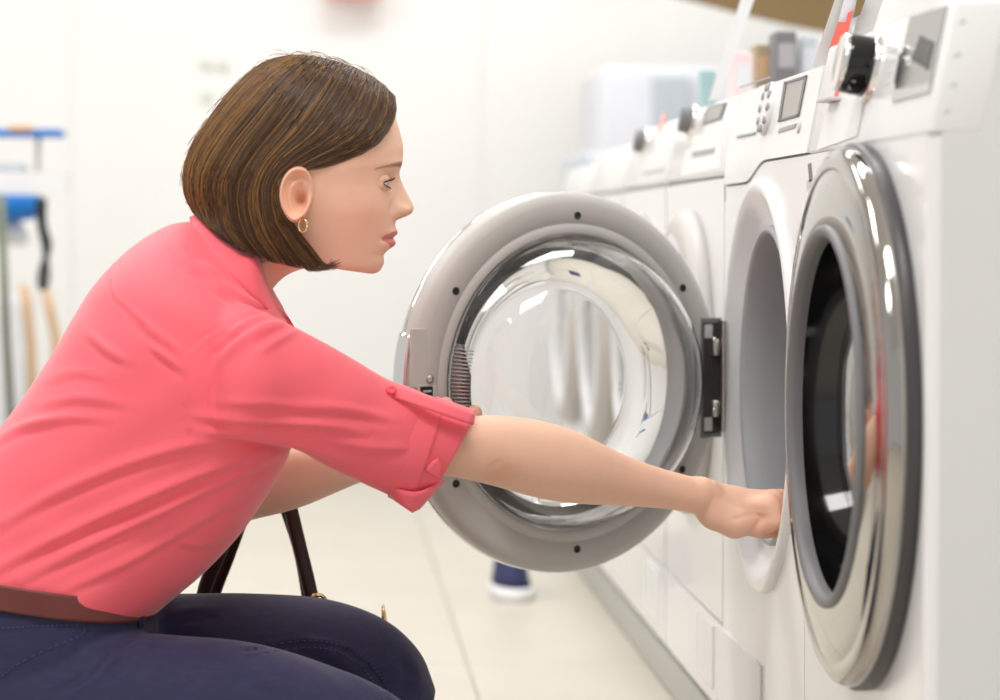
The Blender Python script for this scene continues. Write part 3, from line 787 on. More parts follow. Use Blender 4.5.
# ---------------- eyes: ball, lids, lashes
for s in (1, -1):
    ec = P(377.2, 182.3, YC); ec[1] -= s * .0290; er = .0122
    v = []; cc = []; n1, n2 = 24, 32
    for i in range(n1 + 1):
        ph = PI * i / n1
        for j in range(n2):
            t = 2 * PI * j / n2
            v.append(ec + er * np.array((math.cos(ph), math.sin(ph) * math.cos(t), math.sin(ph) * math.sin(t))))
            cc.append((.02, .02, .02) if ph < .2 else (srgb(96, 104, 104)[:3] if ph < .5 else (.82, .8, .79)))
    obj('eyeball', v, grid_faces(n1 + 1, n2), 'eye', wo, cols=cc)
    for nm, e0, e1 in (('upper_eyelid', 8, 95), ('lower_eyelid', -26, -95)):
        v = []; nu, nv = 60, 12
        for i in range(nu):
            az = math.radians(-125 + 250 * i / (nu - 1)); edge = max(0, math.cos(az * 90 / 66)) ** .6 if abs(az) < math.radians(66) else 0
            for j in range(nv):
                el = math.radians(-6 * (1 - edge) + (e0 * edge + (e1 - e0 * edge) * j / (nv - 1)))
                rr = er + .0011 + .0006 * math.sin(PI * min(1, j / 4)) - .0022 * max(0, abs(az) - 1.2) - .0018 * max(0, j / (nv - 1) - .4)
                v.append(ec + rr * np.array((math.cos(el) * math.cos(az), math.cos(el) * math.sin(az), math.sin(el))))
        cl = np.tile(SK * np.array((.96, .92, .91)), (nu * nv, 1))
        obj(nm, v, grid_faces(nu, nv, False), 'skin', wo, cols=cl)
    for up_, e0, ln in ((1, 8, .0062), (-1, -26, .003)):
        mb = MB()
        for i in range(30):
            az = math.radians(-62 + 124 * i / 29); edge = math.cos(az * 90 / 66) ** .6
            el = math.radians(-6 * (1 - edge) + e0 * edge); rr = er + .0014
            d = np.array((math.cos(el) * math.cos(az), math.cos(el) * math.sin(az), math.sin(el))); p0 = ec + rr * d
            p1 = p0 + ln * .6 * d + np.array((0, 0, -up_ * .0004)); p2 = p0 + ln * (d + np.array((.1, 0, up_ * .35)))
            vv, ff = tube([p0, p1, p2], [.0004, .0003, .0001], 4); mb.add(vv, ff)
        tag(mb.build('eyelashes', 'lash', wo), kind='stuff')

# ---------------- hair: a bob of combed locks over a base shell
TOP = np.array([(193, 214), (184, 196), (182, 176), (187, 155), (199, 132), (216, 108), (236, 84), (256, 66), (275, 57), (292, 54.5), (315, 56), (340, 62), (362, 71), (380, 82), (397, 98)], float)
TOPd = catmull(TOP, 90)
G = [catmull(g, 40) for g in (
 [(291, 56), (262, 64), (232, 90), (205, 125), (187, 158), (184, 190), (193, 213)],
 [(303, 56), (276, 76), (246, 108), (219, 142), (202, 175), (203, 208), (216, 232)],
 [(318, 58), (292, 86), (266, 120), (240, 152), (223, 185), (226, 222), (244, 250)],
 [(336, 62), (314, 94), (290, 128), (263, 160), (248, 192), (254, 232), (274, 262)],
 [(354, 68), (338, 100), (312, 136), (280, 163), (266, 192), (274, 232), (297, 267)],
 [(372, 77), (362, 106), (338, 138), (298, 163), (276, 186), (280, 224), (312, 268)],
 [(386, 88), (383, 112), (364, 142), (318, 165), (284, 180), (281, 212), (322, 264)],
 [(395, 97), (394, 119), (374, 148), (330, 168), (290, 176), (282, 204), (324, 262)])]
G = np.array(G)                                  # guides x steps x 2
def hair_pos(g, t, depth):
    """g guide coordinate 0..7, t 0..1 along, depth 0 outer .. 1 inner -> pixel and half width"""
    gi = np.clip(g, 0, 6.999); i = gi.astype(int); u = (gi - i)[:, None]
    tt = np.clip(t, 0, 1) * 39; j = np.clip(tt.astype(int), 0, 38); w_ = (tt - j)[:, None]
    a = G[i, j] * (1 - w_) + G[i, j + 1] * w_; b = G[i + 1, j] * (1 - w_) + G[i + 1, j + 1] * w_
    return a * (1 - u) + b * u
def hair_half(q, front):
    d = np.min(np.linalg.norm(q[:, None] - TOPd[None], axis=2), axis=1)
    W = .0885 - .020 * front
    r = np.clip(d / 92, 0, 1); y = W * np.sqrt(np.clip(1 - (1 - r) ** 2, 0, 1))
    # under the ears the bob curls in a little
    return y * (1 - .10 * sstep(215, 270, q[:, 1]))
def hair_point(g, t, depth, side):
    q = hair_pos(g, t, depth)
    front = sstep(4.6, 7, g) * (1 - sstep(.35, .75, t))
    y = hair_half(q, front) - depth * .012
    p = PV(q, YC); p[:, 1] -= side * y
    return p
hairs = thing('hair', (0, 0, 0), None, None); hairs.parent = wo; hairs.location = P(290, 160, YC) - root_loc(wo)
hb_v = []; hb = MB(); hcol = []
for side in (1, -1):
    ng, nt_ = 110, 70
    gg, tt = np.meshgrid(np.linspace(0, 7, ng), np.linspace(0, .955, nt_), indexing='ij')
    dep = .35 + .22 * np.sin(gg * 19 + 3 * np.sin(gg * 5)) + .15 * np.sin(gg * 43 + 1)
    v = hair_point(gg.ravel(), tt.ravel(), dep.ravel(), side)
    f = grid_faces(ng, nt_, False); hb.add(v, f if side > 0 else [q[::-1] for q in f])
    c = np.array(srgb(70, 48, 31)[:3]); k = (.8 + .25 * np.sin(gg * 31 + 2 * np.sin(gg * 7))).ravel()[:, None]
    hcol.append(c * k)
o = obj('hair_base', np.concatenate(hb.v), hb.f, 'hair', hairs, cols=np.concatenate(hcol))
mb = MB(); scol = []
def strand(g0, t0, t1, depth, side, r, wob, n=13, drift=0.0, col=None):
    t = np.linspace(t0, t1, n); g = g0 + drift * (t - t0) + wob * np.sin(t * 5 + g0 * 9)
    p = hair_point(np.clip(g, 0, 7), t, np.full(n, depth), side)
    rr = r * (1 - .75 * np.linspace(0, 1, n) ** 3)
    v, f = tube(p, rr, 3, cap=False); mb.add(v, f); scol.append(np.tile(col, (len(v), 1)))
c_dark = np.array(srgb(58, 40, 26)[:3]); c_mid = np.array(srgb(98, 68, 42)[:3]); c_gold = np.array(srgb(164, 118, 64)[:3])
for side, N in ((1, 3400), (-1, 1300)):
    for k in range(N):
        g0 = RNG.uniform(0, 7); t0 = max(0, RNG.normal(0, .05)) if RNG.random() < .7 else RNG.uniform(0, .5)
        t1 = min(1.0, RNG.normal(.972, .024))
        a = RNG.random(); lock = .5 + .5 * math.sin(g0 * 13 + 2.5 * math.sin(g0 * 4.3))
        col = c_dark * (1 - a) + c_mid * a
        if RNG.random() < .10 + .34 * (g0 < 1.3) + .22 * lock * lock: col = c_mid * (1 - a) + c_gold * a  # extra gold on the back strands paints in the backlit rim; the rest is natural variation
        dp = .05 + .5 * RNG.random() ** 1.4 - .12 * lock
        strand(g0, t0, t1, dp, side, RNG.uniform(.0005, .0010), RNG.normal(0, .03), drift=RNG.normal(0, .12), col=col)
# loose ends at hem and crown
for k in range(90):
    g0 = RNG.uniform(4.5, 7); p = hair_point(np.array([g0, g0]), np.array([.86, 1.0]), np.array([.1, .1]), 1)
    e = p[1] + np.array((RNG.uniform(.0, .022), 0, RNG.uniform(-.004, .006))); v, f = tube(catmull([p[0], p[1], e], 7), np.linspace(.0006, .0002, 7), 3, cap=False)
    mb.add(v, f); scol.append(np.tile(c_mid, (len(v), 1)))
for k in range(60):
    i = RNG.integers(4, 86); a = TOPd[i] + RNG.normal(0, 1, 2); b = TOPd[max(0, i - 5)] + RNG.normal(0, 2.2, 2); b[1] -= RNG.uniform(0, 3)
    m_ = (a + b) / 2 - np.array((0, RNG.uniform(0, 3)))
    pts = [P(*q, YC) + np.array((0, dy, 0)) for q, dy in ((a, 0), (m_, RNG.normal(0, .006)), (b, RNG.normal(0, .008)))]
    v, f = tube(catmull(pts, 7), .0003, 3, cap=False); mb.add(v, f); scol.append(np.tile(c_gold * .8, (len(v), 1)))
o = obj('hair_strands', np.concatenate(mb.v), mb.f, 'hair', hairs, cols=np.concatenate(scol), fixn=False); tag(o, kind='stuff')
# earring
q = P(303.5, 226, YC); q[1] -= .093
th_ = np.linspace(0, 2 * PI, 28)
v, f = tube([q + .0062 * np.array((.75 * math.cos(t), -.55 * math.cos(t), 1.15 * math.sin(t))) for t in th_], .0013, 8); obj('earring', v, f, 'gold', wo)
# bracelet on the far wrist
bc = P(376, 462, 3.185); v, f = tube([bc + np.array((.004 * math.sin(t), .026 * math.cos(t), -.031 * math.sin(t) - .001)) for t in np.linspace(0, 2 * PI, 40)], .0007, 6); obj('bracelet', v, f, 'gold', wo)

# ---------------- shirt
def ring_pts(T, B, Y, hw, n=72, e=2.0):
    a = P(*T, Y); b = P(*B, Y); c = (a + b) / 2; h = (a - b) / 2
    th = np.linspace(0, 2 * PI, n, endpoint=False); cs, sn = np.cos(th), np.sin(th)
    cs = np.sign(cs) * np.abs(cs) ** (2 / e); sn = np.sign(sn) * np.abs(sn) ** (2 / e)
    return c + cs[:, None] * h + sn[:, None] * np.array((0, -hw, 0))
def loft_rows(rows, n, e=2.0):
    R_ = catmull(rows, n); return loft([ring_pts(r[0:2], r[2:4], r[4], r[5], e=e) for r in R_])
torso = loft_rows([(270, 286, 200, 222, YC, .050), (284, 309, 186, 222, YC, .082), (292, 336, 164, 227, YC, .118), (296, 375, 128, 250, YC, .168), (297, 420, 90, 291, YC, .182), (288, 458, 58, 345, YC, .182),
                   (262, 504, 24, 397, YC, .174), (234, 541, -14, 446, YC, .166), (206, 570, -46, 496, YC, .163), (174, 597, -70, 540, YC, .166), (158, 611, -82, 556, YC, .168)], 60, 2.25)
slv = loft_rows([(205, 290, 190, 425, 2.86, .055), (258, 309, 232, 436, 2.805, .063), (308, 334, 285, 446, 2.825, .062), (350, 357, 330, 468, 2.85, .06), (385, 378, 370, 487, 2.875, .058), (412, 388, 398, 498, 2.89, .057), (455, 407, 420, 500, 2.91, .052)], 40)
slf = loft_rows([(205, 300, 200, 420, 3.05, .05), (262, 330, 215, 410, 3.10, .055), (268, 400, 195, 425, 3.13, .055), (262, 455, 190, 462, 3.15, .05)], 24)
v, nr, f = remesh([torso, slv, slf], .0034, 10)
q = proj(v); near = sstep(.15, -.35, nr[:, 1])
dsp_ = np.zeros(len(v))
FOLDS = [  # polyline on the near flank, height of the ridge in m, width in px
 ([(-10, 530), (60, 492), (120, 466), (185, 446), (230, 440)], .0042, 9),
 ([(-10, 572), (60, 536), (130, 503), (200, 474), (262, 452)], .0055, 9), ([(20, 580), (90, 545), (160, 512), (230, 478), (275, 455)], .0042, 8),
 ([(60, 592), (130, 560), (200, 520), (250, 485)], .0030, 8),
 ([(-10, 445), (30, 425), (70, 418), (110, 420)], .0026, 7), ([(165, 540), (200, 545), (225, 535)], .0018, 6),
 ([(195, 416), (250, 420), (310, 424), (365, 432)], .0050, 7), ([(200, 432), (250, 436), (300, 446), (345, 462)], .0040, 7),
 ([(215, 402), (270, 404), (330, 412)], .0026, 7), ([(300, 404), (350, 410), (395, 420)], .0030, 7), ([(330, 440), (370, 448), (410, 448)], .0030, 8),
 ([(272, 314), (250, 322), (232, 334)], .0042, 7), ([(288, 322), (262, 328), (235, 346), (215, 365)], .0048, 8), ([(300, 330), (280, 338), (258, 352)], .0034, 7),
 ([(200, 262), (220, 285), (245, 300), (268, 308)], .0036, 8), ([(170, 240), (190, 262), (215, 275)], .0030, 8),
 ([(130, 310), (150, 330), (178, 352), (186, 365)], .0026, 6), ([(86, 332), (110, 352), (130, 362)], .0030, 7), ([(150, 345), (172, 362), (184, 372)], .0036, 6),
 ([(40, 405), (80, 398), (130, 405)], .0022, 8), ([(20, 430), (60, 420)], .0020, 7), ([(45, 380), (75, 372), (110, 378)], .0016, 8)]
for plx, amp, wd in FOLDS:
    pl2 = catmull(plx, 20); d, s_, al = seg_dist(q, pl2)
    env = np.sin(np.clip(al, .02, .98) * PI) ** .6
    sd = d * s_; amp *= 1.25; wd *= .70
    dsp_ += near * env * amp * (np.exp(-(sd / wd) ** 2) - .75 * np.exp(-((sd - 1.25 * wd) / (.75 * wd)) ** 2))
# stitched seams: yoke and armhole, a shallow groove beside a ridge
for plx in ([(110, 264), (109, 282), (114, 299), (148, 328), (184, 356)], [(222, 326), (200, 340), (184, 357), (182, 385), (186, 420), (190, 440)]):
    d, s_, al = seg_dist(q, catmull(plx, 24)); sd = d * s_
    dsp_ += near * (.0012 * np.exp(-((sd + 2.6) / 2.2) ** 2) - .0018 * np.exp(-(sd / 1.5) ** 2))
dsp_ += near * .0012 * np.sin(q[:, 0] * .05 + 2 * np.sin(q[:, 1] * .03)) * np.sin(q[:, 1] * .06 + q[:, 0] * .02)
v = v + nr * dsp_[:, None]
shirt = obj('shirt', v, f, 'shirt', wo)
# collar: a folded band round the neck
def strip(top, bot, lat_t, lat_b, n=60, thick=.0025, name='collar', m='shirt', par=None):
    """band from one front end round the back to the other; top/bot px from back to front, lat half widths"""
    T = catmull(np.c_[np.array(top, float), lat_t], n); B = catmull(np.c_[np.array(bot, float), lat_b], n)
    half = []
    for side in (1, -1):
        g = []
        for k in range(6):
            u = k / 5; r = T * (1 - u) + B * u
            pts = np.array([P(x, y, YC) for x, y, l in r]); pts[:, 1] -= side * (r[:, 2] + .004 * math.sin(PI * u)); g.append(pts)
        half.append(np.array(g))
    g = np.concatenate((half[1][:, ::-1], half[0][:, 1:]), 1)      # 6 x (2n-1) x 3
    a, b = g.shape[:2]
    v = g.reshape(-1, 3); f = grid_faces(a, b, False)
    o = obj(name, v, f, m, par or shirt)
    md = o.modifiers.new('thick', 'SOLIDIFY'); md.thickness = thick; md.offset = 0
    return o
strip([(199, 213), (208, 222), (226, 240), (246, 252), (258, 256), (268, 284), (285, 315)], [(190, 218), (196, 232), (212, 252), (232, 272), (252, 292), (266, 306), (279, 322)],
      [0, .034, .057, .064, .062, .052, .026], [0, .050, .082, .097, .098, .086, .052])
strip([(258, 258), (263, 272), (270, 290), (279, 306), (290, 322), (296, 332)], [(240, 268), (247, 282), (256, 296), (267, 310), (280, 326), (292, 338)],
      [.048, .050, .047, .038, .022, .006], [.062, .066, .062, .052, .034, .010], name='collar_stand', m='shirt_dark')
# cuff: rolled band with turned corners
def cuff(T0, B0, Y0_, T1, B1, Y1_, hw0, hw1, name, m='shirt', par=None, e=2.0):
    R_ = catmull([(*T0, *B0, Y0_, hw0), (*(np.array(T0) * .5 + np.array(T1) * .5), *(np.array(B0) * .5 + np.array(B1) * .5), (Y0_ + Y1_) / 2, (hw0 + hw1) / 2 + .001), (*T1, *B1, Y1_, hw1)], 14)
    rings = [ring_pts(r[0:2], r[2:4], r[4], r[5], 96, e) for r in R_]
    inn = [rings[-1].mean(0) + (rings[-1] - rings[-1].mean(0)) * s for s in (.97, .93)] + [rings[k].mean(0) + (rings[k] - rings[k].mean(0)) * .92 for k in (-3, -8, 0)]
    v, f = loft(rings + inn, False); return obj(name, v, f, m, par or shirt)
cf = cuff((436, 396), (402, 506), 2.9, (475, 410), (422, 506), 2.915, .0575, .0545, 'cuff')
cuff((400, 385), (388, 497), 2.888, (445, 401), (407, 506), 2.903, .0580, .0600, 'cuff_fold')
def quad_patch(px, name, m, par, thick=.003, n=8):
    """soft flap between two polylines, each row (x, y, depth)"""
    A = catmull(px[0], n); B = catmull(px[1], n); g = []
    for k in range(5):
        r = A * (1 - k / 4) + B * (k / 4); g.append([P(*q) for q in r])
    o = obj(name, np.array(g).reshape(-1, 3), grid_faces(5, n, False), m, par)
    md = o.modifiers.new('thick', 'SOLIDIFY'); md.thickness = thick; md.offset = 0; return o
quad_patch(([(388, 484, 2.86), (400, 490, 2.848), (420, 492, 2.852), (444, 481, 2.868)], [(390, 496, 2.87), (404, 506, 2.858), (416, 511, 2.862), (440, 484, 2.874)]), 'cuff_turn', 'shirt', cf)
quad_patch(([(424, 470, 2.848), (432, 462, 2.846), (438, 458, 2.846)], [(441, 480, 2.856), (441, 474, 2.852), (441, 466, 2.848)]), 'cuff_corner', 'shirt', cf)
quad_patch(([(384, 384, 2.858), (405, 389, 2.852), (440, 402, 2.852), (475, 414, 2.868)], [(386, 395, 2.846), (402, 400, 2.840), (438, 413, 2.842), (473, 425, 2.858)]), 'sleeve_tab', 'shirt', cf, .002, 16)
bq = P(391.5, 390.5, 2.842); v, f = lathe([(.0056, 0), (.0058, .0015), (.0045, .0028), (.003, .002), (.0001, .0018)], bq, (.1, -.85, .5), (1, 0, 0), (0, .5, .85), 24); obj('button', v, f, 'button', cf)

# ---------------- jeans
pel = loft_rows([(152, 588, -84, 548, YC, .160), (156, 612, -95, 575, YC, .168), (156, 650, -112, 640, YC, .174), (140, 700, -122, 700, YC, .178), (110, 760, -115, 760, YC, .172), (60, 800, -80, 800, YC, .14)], 30, 2.3)
thn = loft_rows([(-20, 610, -60, 780, 2.86, .085), (60, 628, 30, 806, 2.85, .09), (150, 634, 125, 812, 2.84, .088), (250, 643, 225, 815, 2.835, .083), (330, 666, 305, 822, 2.835, .077), (398, 698, 370, 832, 2.84, .07), (440, 745, 420, 838, 2.845, .062), (470, 790, 460, 842, 2.85, .035)], 40)
thf_ = loft_rows([(-10, 612, -40, 770, 3.03, .085), (90, 596, 80, 770, 3.05, .09), (190, 594, 180, 768, 3.06, .09), (260, 594, 252, 766, 3.065, .086), (330, 600, 318, 765, 3.07, .08), (385, 620, 362, 768, 3.075, .074), (420, 652, 392, 770, 3.08, .064), (436, 690, 420, 752, 3.08, .036)], 40)
shn = loft_rows([(452, 770, 440, 842, 2.85, .05), (330, 800, 330, 878, 2.85, .055), (180, 812, 180, 884, 2.86, .05), (60, 822, 60, 880, 2.86, .04)], 24)
shf = loft_rows([(420, 680, 385, 768, 3.08, .055), (300, 745, 290, 832, 3.08, .056), (160, 790, 155, 852, 3.08, .048), (60, 808, 60, 856, 3.08, .04)], 24)
v, nr, f = remesh([pel, thn, thf_, shn, shf], .0048, 8)
q = proj(v); near = sstep(.3, -.3, nr[:, 1]); up = sstep(-.2, .5, nr[:, 2]); dsp_ = np.zeros(len(v)); lay = near * np.ones(len(v))
for plx, amp, wd in (([(150, 640), (120, 655), (90, 680), (60, 700)], .004, 6), ([(145, 632), (110, 640), (80, 655)], .003, 5), ([(140, 645), (130, 665), (110, 690)], .003, 6),
                     ([(160, 620), (190, 612), (220, 610)], .003, 6), ([(158, 632), (185, 628), (215, 630)], .003, 6), ([(300, 640), (340, 660), (365, 685)], .003, 8),
                     ([(405, 650), (415, 668), (418, 690)], .0025, 6), ([(50, 690), (80, 672), (120, 660)], .002, 5), ([(200, 660), (240, 668), (280, 690)], .002, 8)):
    d, s_, al = seg_dist(q, catmull(plx, 16)); sd = d * s_; env = np.sin(np.clip(al, .02, .98) * PI) ** .6
    dsp_ += lay * env * amp * (np.exp(-(sd / wd) ** 2) - .8 * np.exp(-((sd - 1.3 * wd) / (.8 * wd)) ** 2))
for plx in ([(245, 650), (300, 643), (335, 646), (362, 660), (380, 680), (388, 700)], [(84, 612), (89, 628), (84, 638), (55, 650), (20, 668), (-10, 690)], [(0, 624), (40, 622), (80, 621)], [(150, 606), (154, 625), (150, 642)]):
    d, s_, al = seg_dist(q, catmull(plx, 20)); sd = d * s_
    dsp_ += lay * (.0016 * np.exp(-((sd + 2.2) / 2) ** 2) - .0022 * np.exp(-(sd / 1.3) ** 2))
v = v + nr * dsp_[:, None]
jeans = obj('jeans', v, f, 'jeans', wo)
# stitching laid on the cloth
from mathutils.bvhtree import BVHTree
bvh = BVHTree.FromPolygons([Vector(x) for x in v], f)
def hit(x, y, off=.0012):
    d = P(x, y, 2.0) - CAM; d /= np.linalg.norm(d); r = bvh.ray_cast(Vector(CAM), Vector(d))
    return None if r[0] is None else np.array(r[0]) - d * off
def stitches(plx, n, par, r=.0006):
    c = catmull(plx, n * 2)
    for i in range(n):
        a, b = hit(*c[2 * i]), hit(*c[2 * i + 1])
        if a is None or b is None or np.linalg.norm(a - b) > .02: continue
        v_, f_ = tube([a, (a + b) / 2, b], r, 5); obj('stitch', v_, f_, 'jeans_thread', par)
stitches([(245, 649), (300, 641), (337, 644), (364, 658), (383, 680), (391, 698)], 34, jeans)
stitches([(245, 655), (300, 648), (333, 650), (356, 662), (374, 682), (382, 698)], 30, jeans, .0005)
stitches([(80, 616), (85, 628), (80, 636), (52, 647), (18, 664), (2, 676)], 22, jeans, .0005)
stitches([(2, 628), (40, 626), (78, 625)], 16, jeans, .0005)
# belt
R_ = [ring_pts((157, 588 + d), (-92, 546 + d), YC, .171, 96, 2.3) for d in (0, 3, 12, 21, 24)]
cen = R_[2].mean(0); R_[0] = cen * [1, 1, 0] + R_[0] * [1, 1, 1] * 1 - cen * [1, 1, 0]
v_, f_ = loft(R_, False); belt = obj('belt', v_, f_, 'belt', wo); md = belt.modifiers.new('thick', 'SOLIDIFY'); md.thickness = .004; md.offset = 0
for s in (0,):
    bl = ring_pts((158, 586), (-93, 544), YC, .1745, 96, 2.3); bl2 = ring_pts((158, 618), (-93, 578), YC, .1755, 96, 2.3)
    for k in (7, 36, 86, 74):
        a, b = bl[k], bl2[k]; v_, f_ = tube([a, a * .7 + b * .3, a * .3 + b * .7, b], .006, 8, flat=((a + b) / 2 - cen, .35)); obj('belt_loop', v_, f_, 'jeans', jeans)
# shoes (below the frame)
for yy, xx, zz in ((2.86, 45, 850), (3.08, 45, 832)):
    shoe = loft_rows([(70, zz - 30, 70, zz + 20, yy, .036), (40, zz - 36, 30, zz + 20, yy, .04), (0, zz - 10, -10, zz + 34, yy, .045), (-30, zz + 20, -35, zz + 38, yy, .03)], 16); obj('shoe', *shoe, 'navy', wo)

# ---------------- handbag hanging from her far forearm
bagc = P(258, 700, 3.24)
bag = thing('handbag', (float(bagc[0]), 3.24, float(P(258, 800, 3.24)[2])), 'dark brown leather handbag hanging by thin straps from her far forearm', 'handbag')
R_ = [(180, 640, 350, 640, 3.24, .035), (172, 690, 360, 690, 3.24, .05), (166, 760, 368, 760, 3.24, .06), (168, 798, 366, 798, 3.24, .062)]
rings = []
for r in catmull(R_, 16):
    rings.append(ring_pts(r[0:2], r[2:4], r[4], r[5], 64, 3.2))
obj('bag_body', *loft(rings), 'leather', bag)
def strap(px, name='strap', r=.0088):
    v_, f_ = tube(catmull([P(*q) for q in px], 40), r, 10, flat=((0, 1, 0), .35)); return obj(name, v_, f_, 'leather', bag)
strap([(196, 650, 3.20), (204, 592, 3.195), (220, 552, 3.185), (242, 505, 3.21), (258, 466, 3.225), (274, 462, 3.225), (286, 492, 3.22), (298, 540, 3.21), (312, 600, 3.20), (318, 650, 3.2)])
strap([(205, 650, 3.27), (212, 600, 3.265), (228, 556, 3.245), (248, 500, 3.22), (262, 456, 3.21), (272, 456, 3.21), (284, 500, 3.215), (300, 550, 3.24), (309, 600, 3.265), (316, 650, 3.27)])
for x in (318, 197):
    v_, f_ = lathe([(.007, 0), (.011, .002), (.012, .005), (.007, .006)], P(x, 602 if x > 300 else 612, 3.188), (0, -1, 0), (1, 0, 0), (0, 0, 1), 20, True); obj('strap_ring', v_, f_, 'gold', bag)
v_, f_ = tube([P(384, 640, 3.2), P(384, 618, 3.2), P(383, 605, 3.2)], [.004, .0035, .0015], 8); obj('zip_pull', v_, f_, 'gold', bag)
v_, f_ = tube([P(352, 650, 3.2), P(370, 644, 3.2), P(384, 640, 3.2)], .003, 8); obj('zip_cord', v_, f_, 'leather', bag)

# ================================================================== background things
def pbox(name, m, x0, y0, x1, y1, Y, dep, parent=None, bev=.003, skew=0.0, **k):
    """box whose near face sits where the photo shows it, with real depth"""
    a = P(x0, y1, Y); b = P(x1, y0, Y)
    M = (lambda v: v + np.outer((v[:, 2] - a[2]) * skew, (1, 0, 0))) if skew else None
    return MB().box((a[0], Y, a[2]), (b[0], Y + dep, b[2]), bev, 2, M=M).build(name, m, parent, smooth=False, **k)
# ironing board display
YI = 6.2
ib = thing('ironing_board', (float(P(10, 470, YI)[0]), YI, 0), 'white ironing board on a thin leg at the left edge of the picture', 'ironing board')
n = 40; pts = []
for s in (0, 1):
    for i in range(n):
        a = 2 * PI * i / n; xx = -.42 + .42 * math.cos(a); yy = .17 * math.sin(a) * (1 - .25 * math.cos(a))
        pts.append((xx, yy, -.052 * s))
c0 = P(70, 173, YI); pts = np.array(pts) + np.array((c0[0], YI, c0[2]))
f_ = [tuple(range(n))[::-1], tuple(range(n, 2 * n))] + [(i, (i + 1) % n, n + (i + 1) % n, n + i) for i in range(n)]
obj('board', pts, f_, 'pure_white', ib, smooth=False)
v_, f_ = tube([P(1, 194, YI - .16), P(6, 330, YI - .16), P(11, 418, YI - .16), P(16, 540, YI - .16)], .010, 10); obj('leg', v_, f_, 'olive_metal', ib)
v_, f_ = tube([P(-90, 196, YI + .1), P(-60, 360, YI + .1), P(-40, 524, YI + .1)], .011, 10); obj('leg', v_, f_, 'olive_metal', ib)
v_, f_ = tube([P(-60, 520, YI), P(16, 530, YI), P(60, 528, YI)], .011, 10); obj('foot_bar', v_, f_, 'olive_metal', ib)
bl = thing('folded_cloth', (float(P(18, 215, YI)[0]), YI, float(P(18, 215, YI)[2])), 'bright blue cloth hanging under the white ironing board', 'cloth')
rings = [ring_pts((-40, 196), (42 - 1, 196), YI - .02, .10, 40, 3), ring_pts((-40, 206), (41, 206), YI - .02, .10, 40, 3), ring_pts((-38, 214), (38, 216), YI - .02, .09, 40, 3), ring_pts((-30, 219), (30, 220), YI - .02, .07, 40, 3)]
obj('cloth_fold', *loft(rings), 'blue_cloth', bl)
rings = [ring_pts((-36, 218), (20, 219), YI + .05, .05, 40, 3), ring_pts((-30, 236), (30, 238), YI + .05, .05, 40, 3), ring_pts((-30, 244), (26, 246), YI + .05, .04, 40, 3)]
obj('cloth_tail', *loft(rings), 'pale_cloth', bl)
sb = thing('sleeve_board', (float(P(20, 172, YI)[0]), YI, float(P(20, 172, YI)[2])), 'small blue and orange sleeve board standing on the white ironing board', 'sleeve board')
pbox('sleeve_top', 'blue_cloth', -50, 129, 62, 136, YI - .06, .1, sb, .008)
pbox('sleeve_pad', 'orange', 8, 126, 32, 131, YI - .065, .11, sb, .006)
pbox('sleeve_base', 'blue_grey', -40, 164, 24, 172.5, YI - .05, .09, sb, .004)
v_, f_ = tube([P(38, 136, YI), P(38, 172, YI)], .006, 8); obj('sleeve_post', v_, f_, 'light_grey', sb)
v_, f_ = tube(catmull([P(*q, YI - .13) for q in ((44, 198), (44, 225), (49, 245), (44, 262), (40, 278), (42, 288), (47, 280), (45, 250), (40, 225), (38, 200))], 60), .007, 8)
tag(obj('power_cord', v_, f_, 'dark_cord'), 'dark looped power cord hanging below the white ironing board', 'cord')
for k, (x0, y0, x1, y1) in enumerate(((24, 285, 31, 345), (46, 290, 56, 338))):
    v_, f_ = tube([P(x0, y0, 6.9), P((x0 + x1) / 2, (y0 + y1) / 2, 6.9), P(x1, y1, 6.9), P(x1 + 5, 520, 6.9)], .013, 10)
    tag(obj('wooden_pole', v_, f_, 'tan'), ('left' if k == 0 else 'right') + ' of two tan wooden poles behind the ironing board', 'pole')
bx = pbox('carton', 'pale_cloth', -60, 300, 22, 470, 7.2, .3); tag(bx, 'pale carton standing on the floor behind the ironing board', 'box')
# marks high on the back wall
for k, (x, y) in enumerate(((206, 65), (223, 66), (207, 97))):
    t = thing('wall_socket', tuple(P(x, y + 5, FLOOR_Y1)), ('upper left', 'upper right', 'lower')[k] + ' pale green wall socket of three on the back wall', 'socket', 'sockets on the back wall')
    pbox('socket_plate', 'pale_green', x - 6, y - 5, x + 6, y + 5, FLOOR_Y1 - .008, .008, t, .002)
    v_, f_ = lathe([(.011, 0), (.009, .001), (.008, -.002), (.0001, -.002)], P(x, y, FLOOR_Y1 - .008), (0, -1, 0), (1, 0, 0), (0, 0, 1), 16); obj('socket_hole', v_, f_, 'light_grey', t)
rs = pbox('hanging_sign', 'print_red', 325, -60, 380, -3, 7.9, .02); tag(rs, 'red hanging sign just showing at the top edge', 'sign')
ps = thing('poster_strip', tuple(P(592, 150, 7.98)), 'narrow peach poster strip on the back wall left of the washers', 'poster')
pbox('sheet', 'peach', 587, 76, 598, 152, FLOOR_Y1 - .012, .01, ps, .002); pbox('printed_band', 'tan', 588, 78, 597, 90, FLOOR_Y1 - .016, .005, ps, .001)
pbox('printed_band', 'print_red', 589, 112, 596, 120, FLOOR_Y1 - .016, .005, ps, .001)
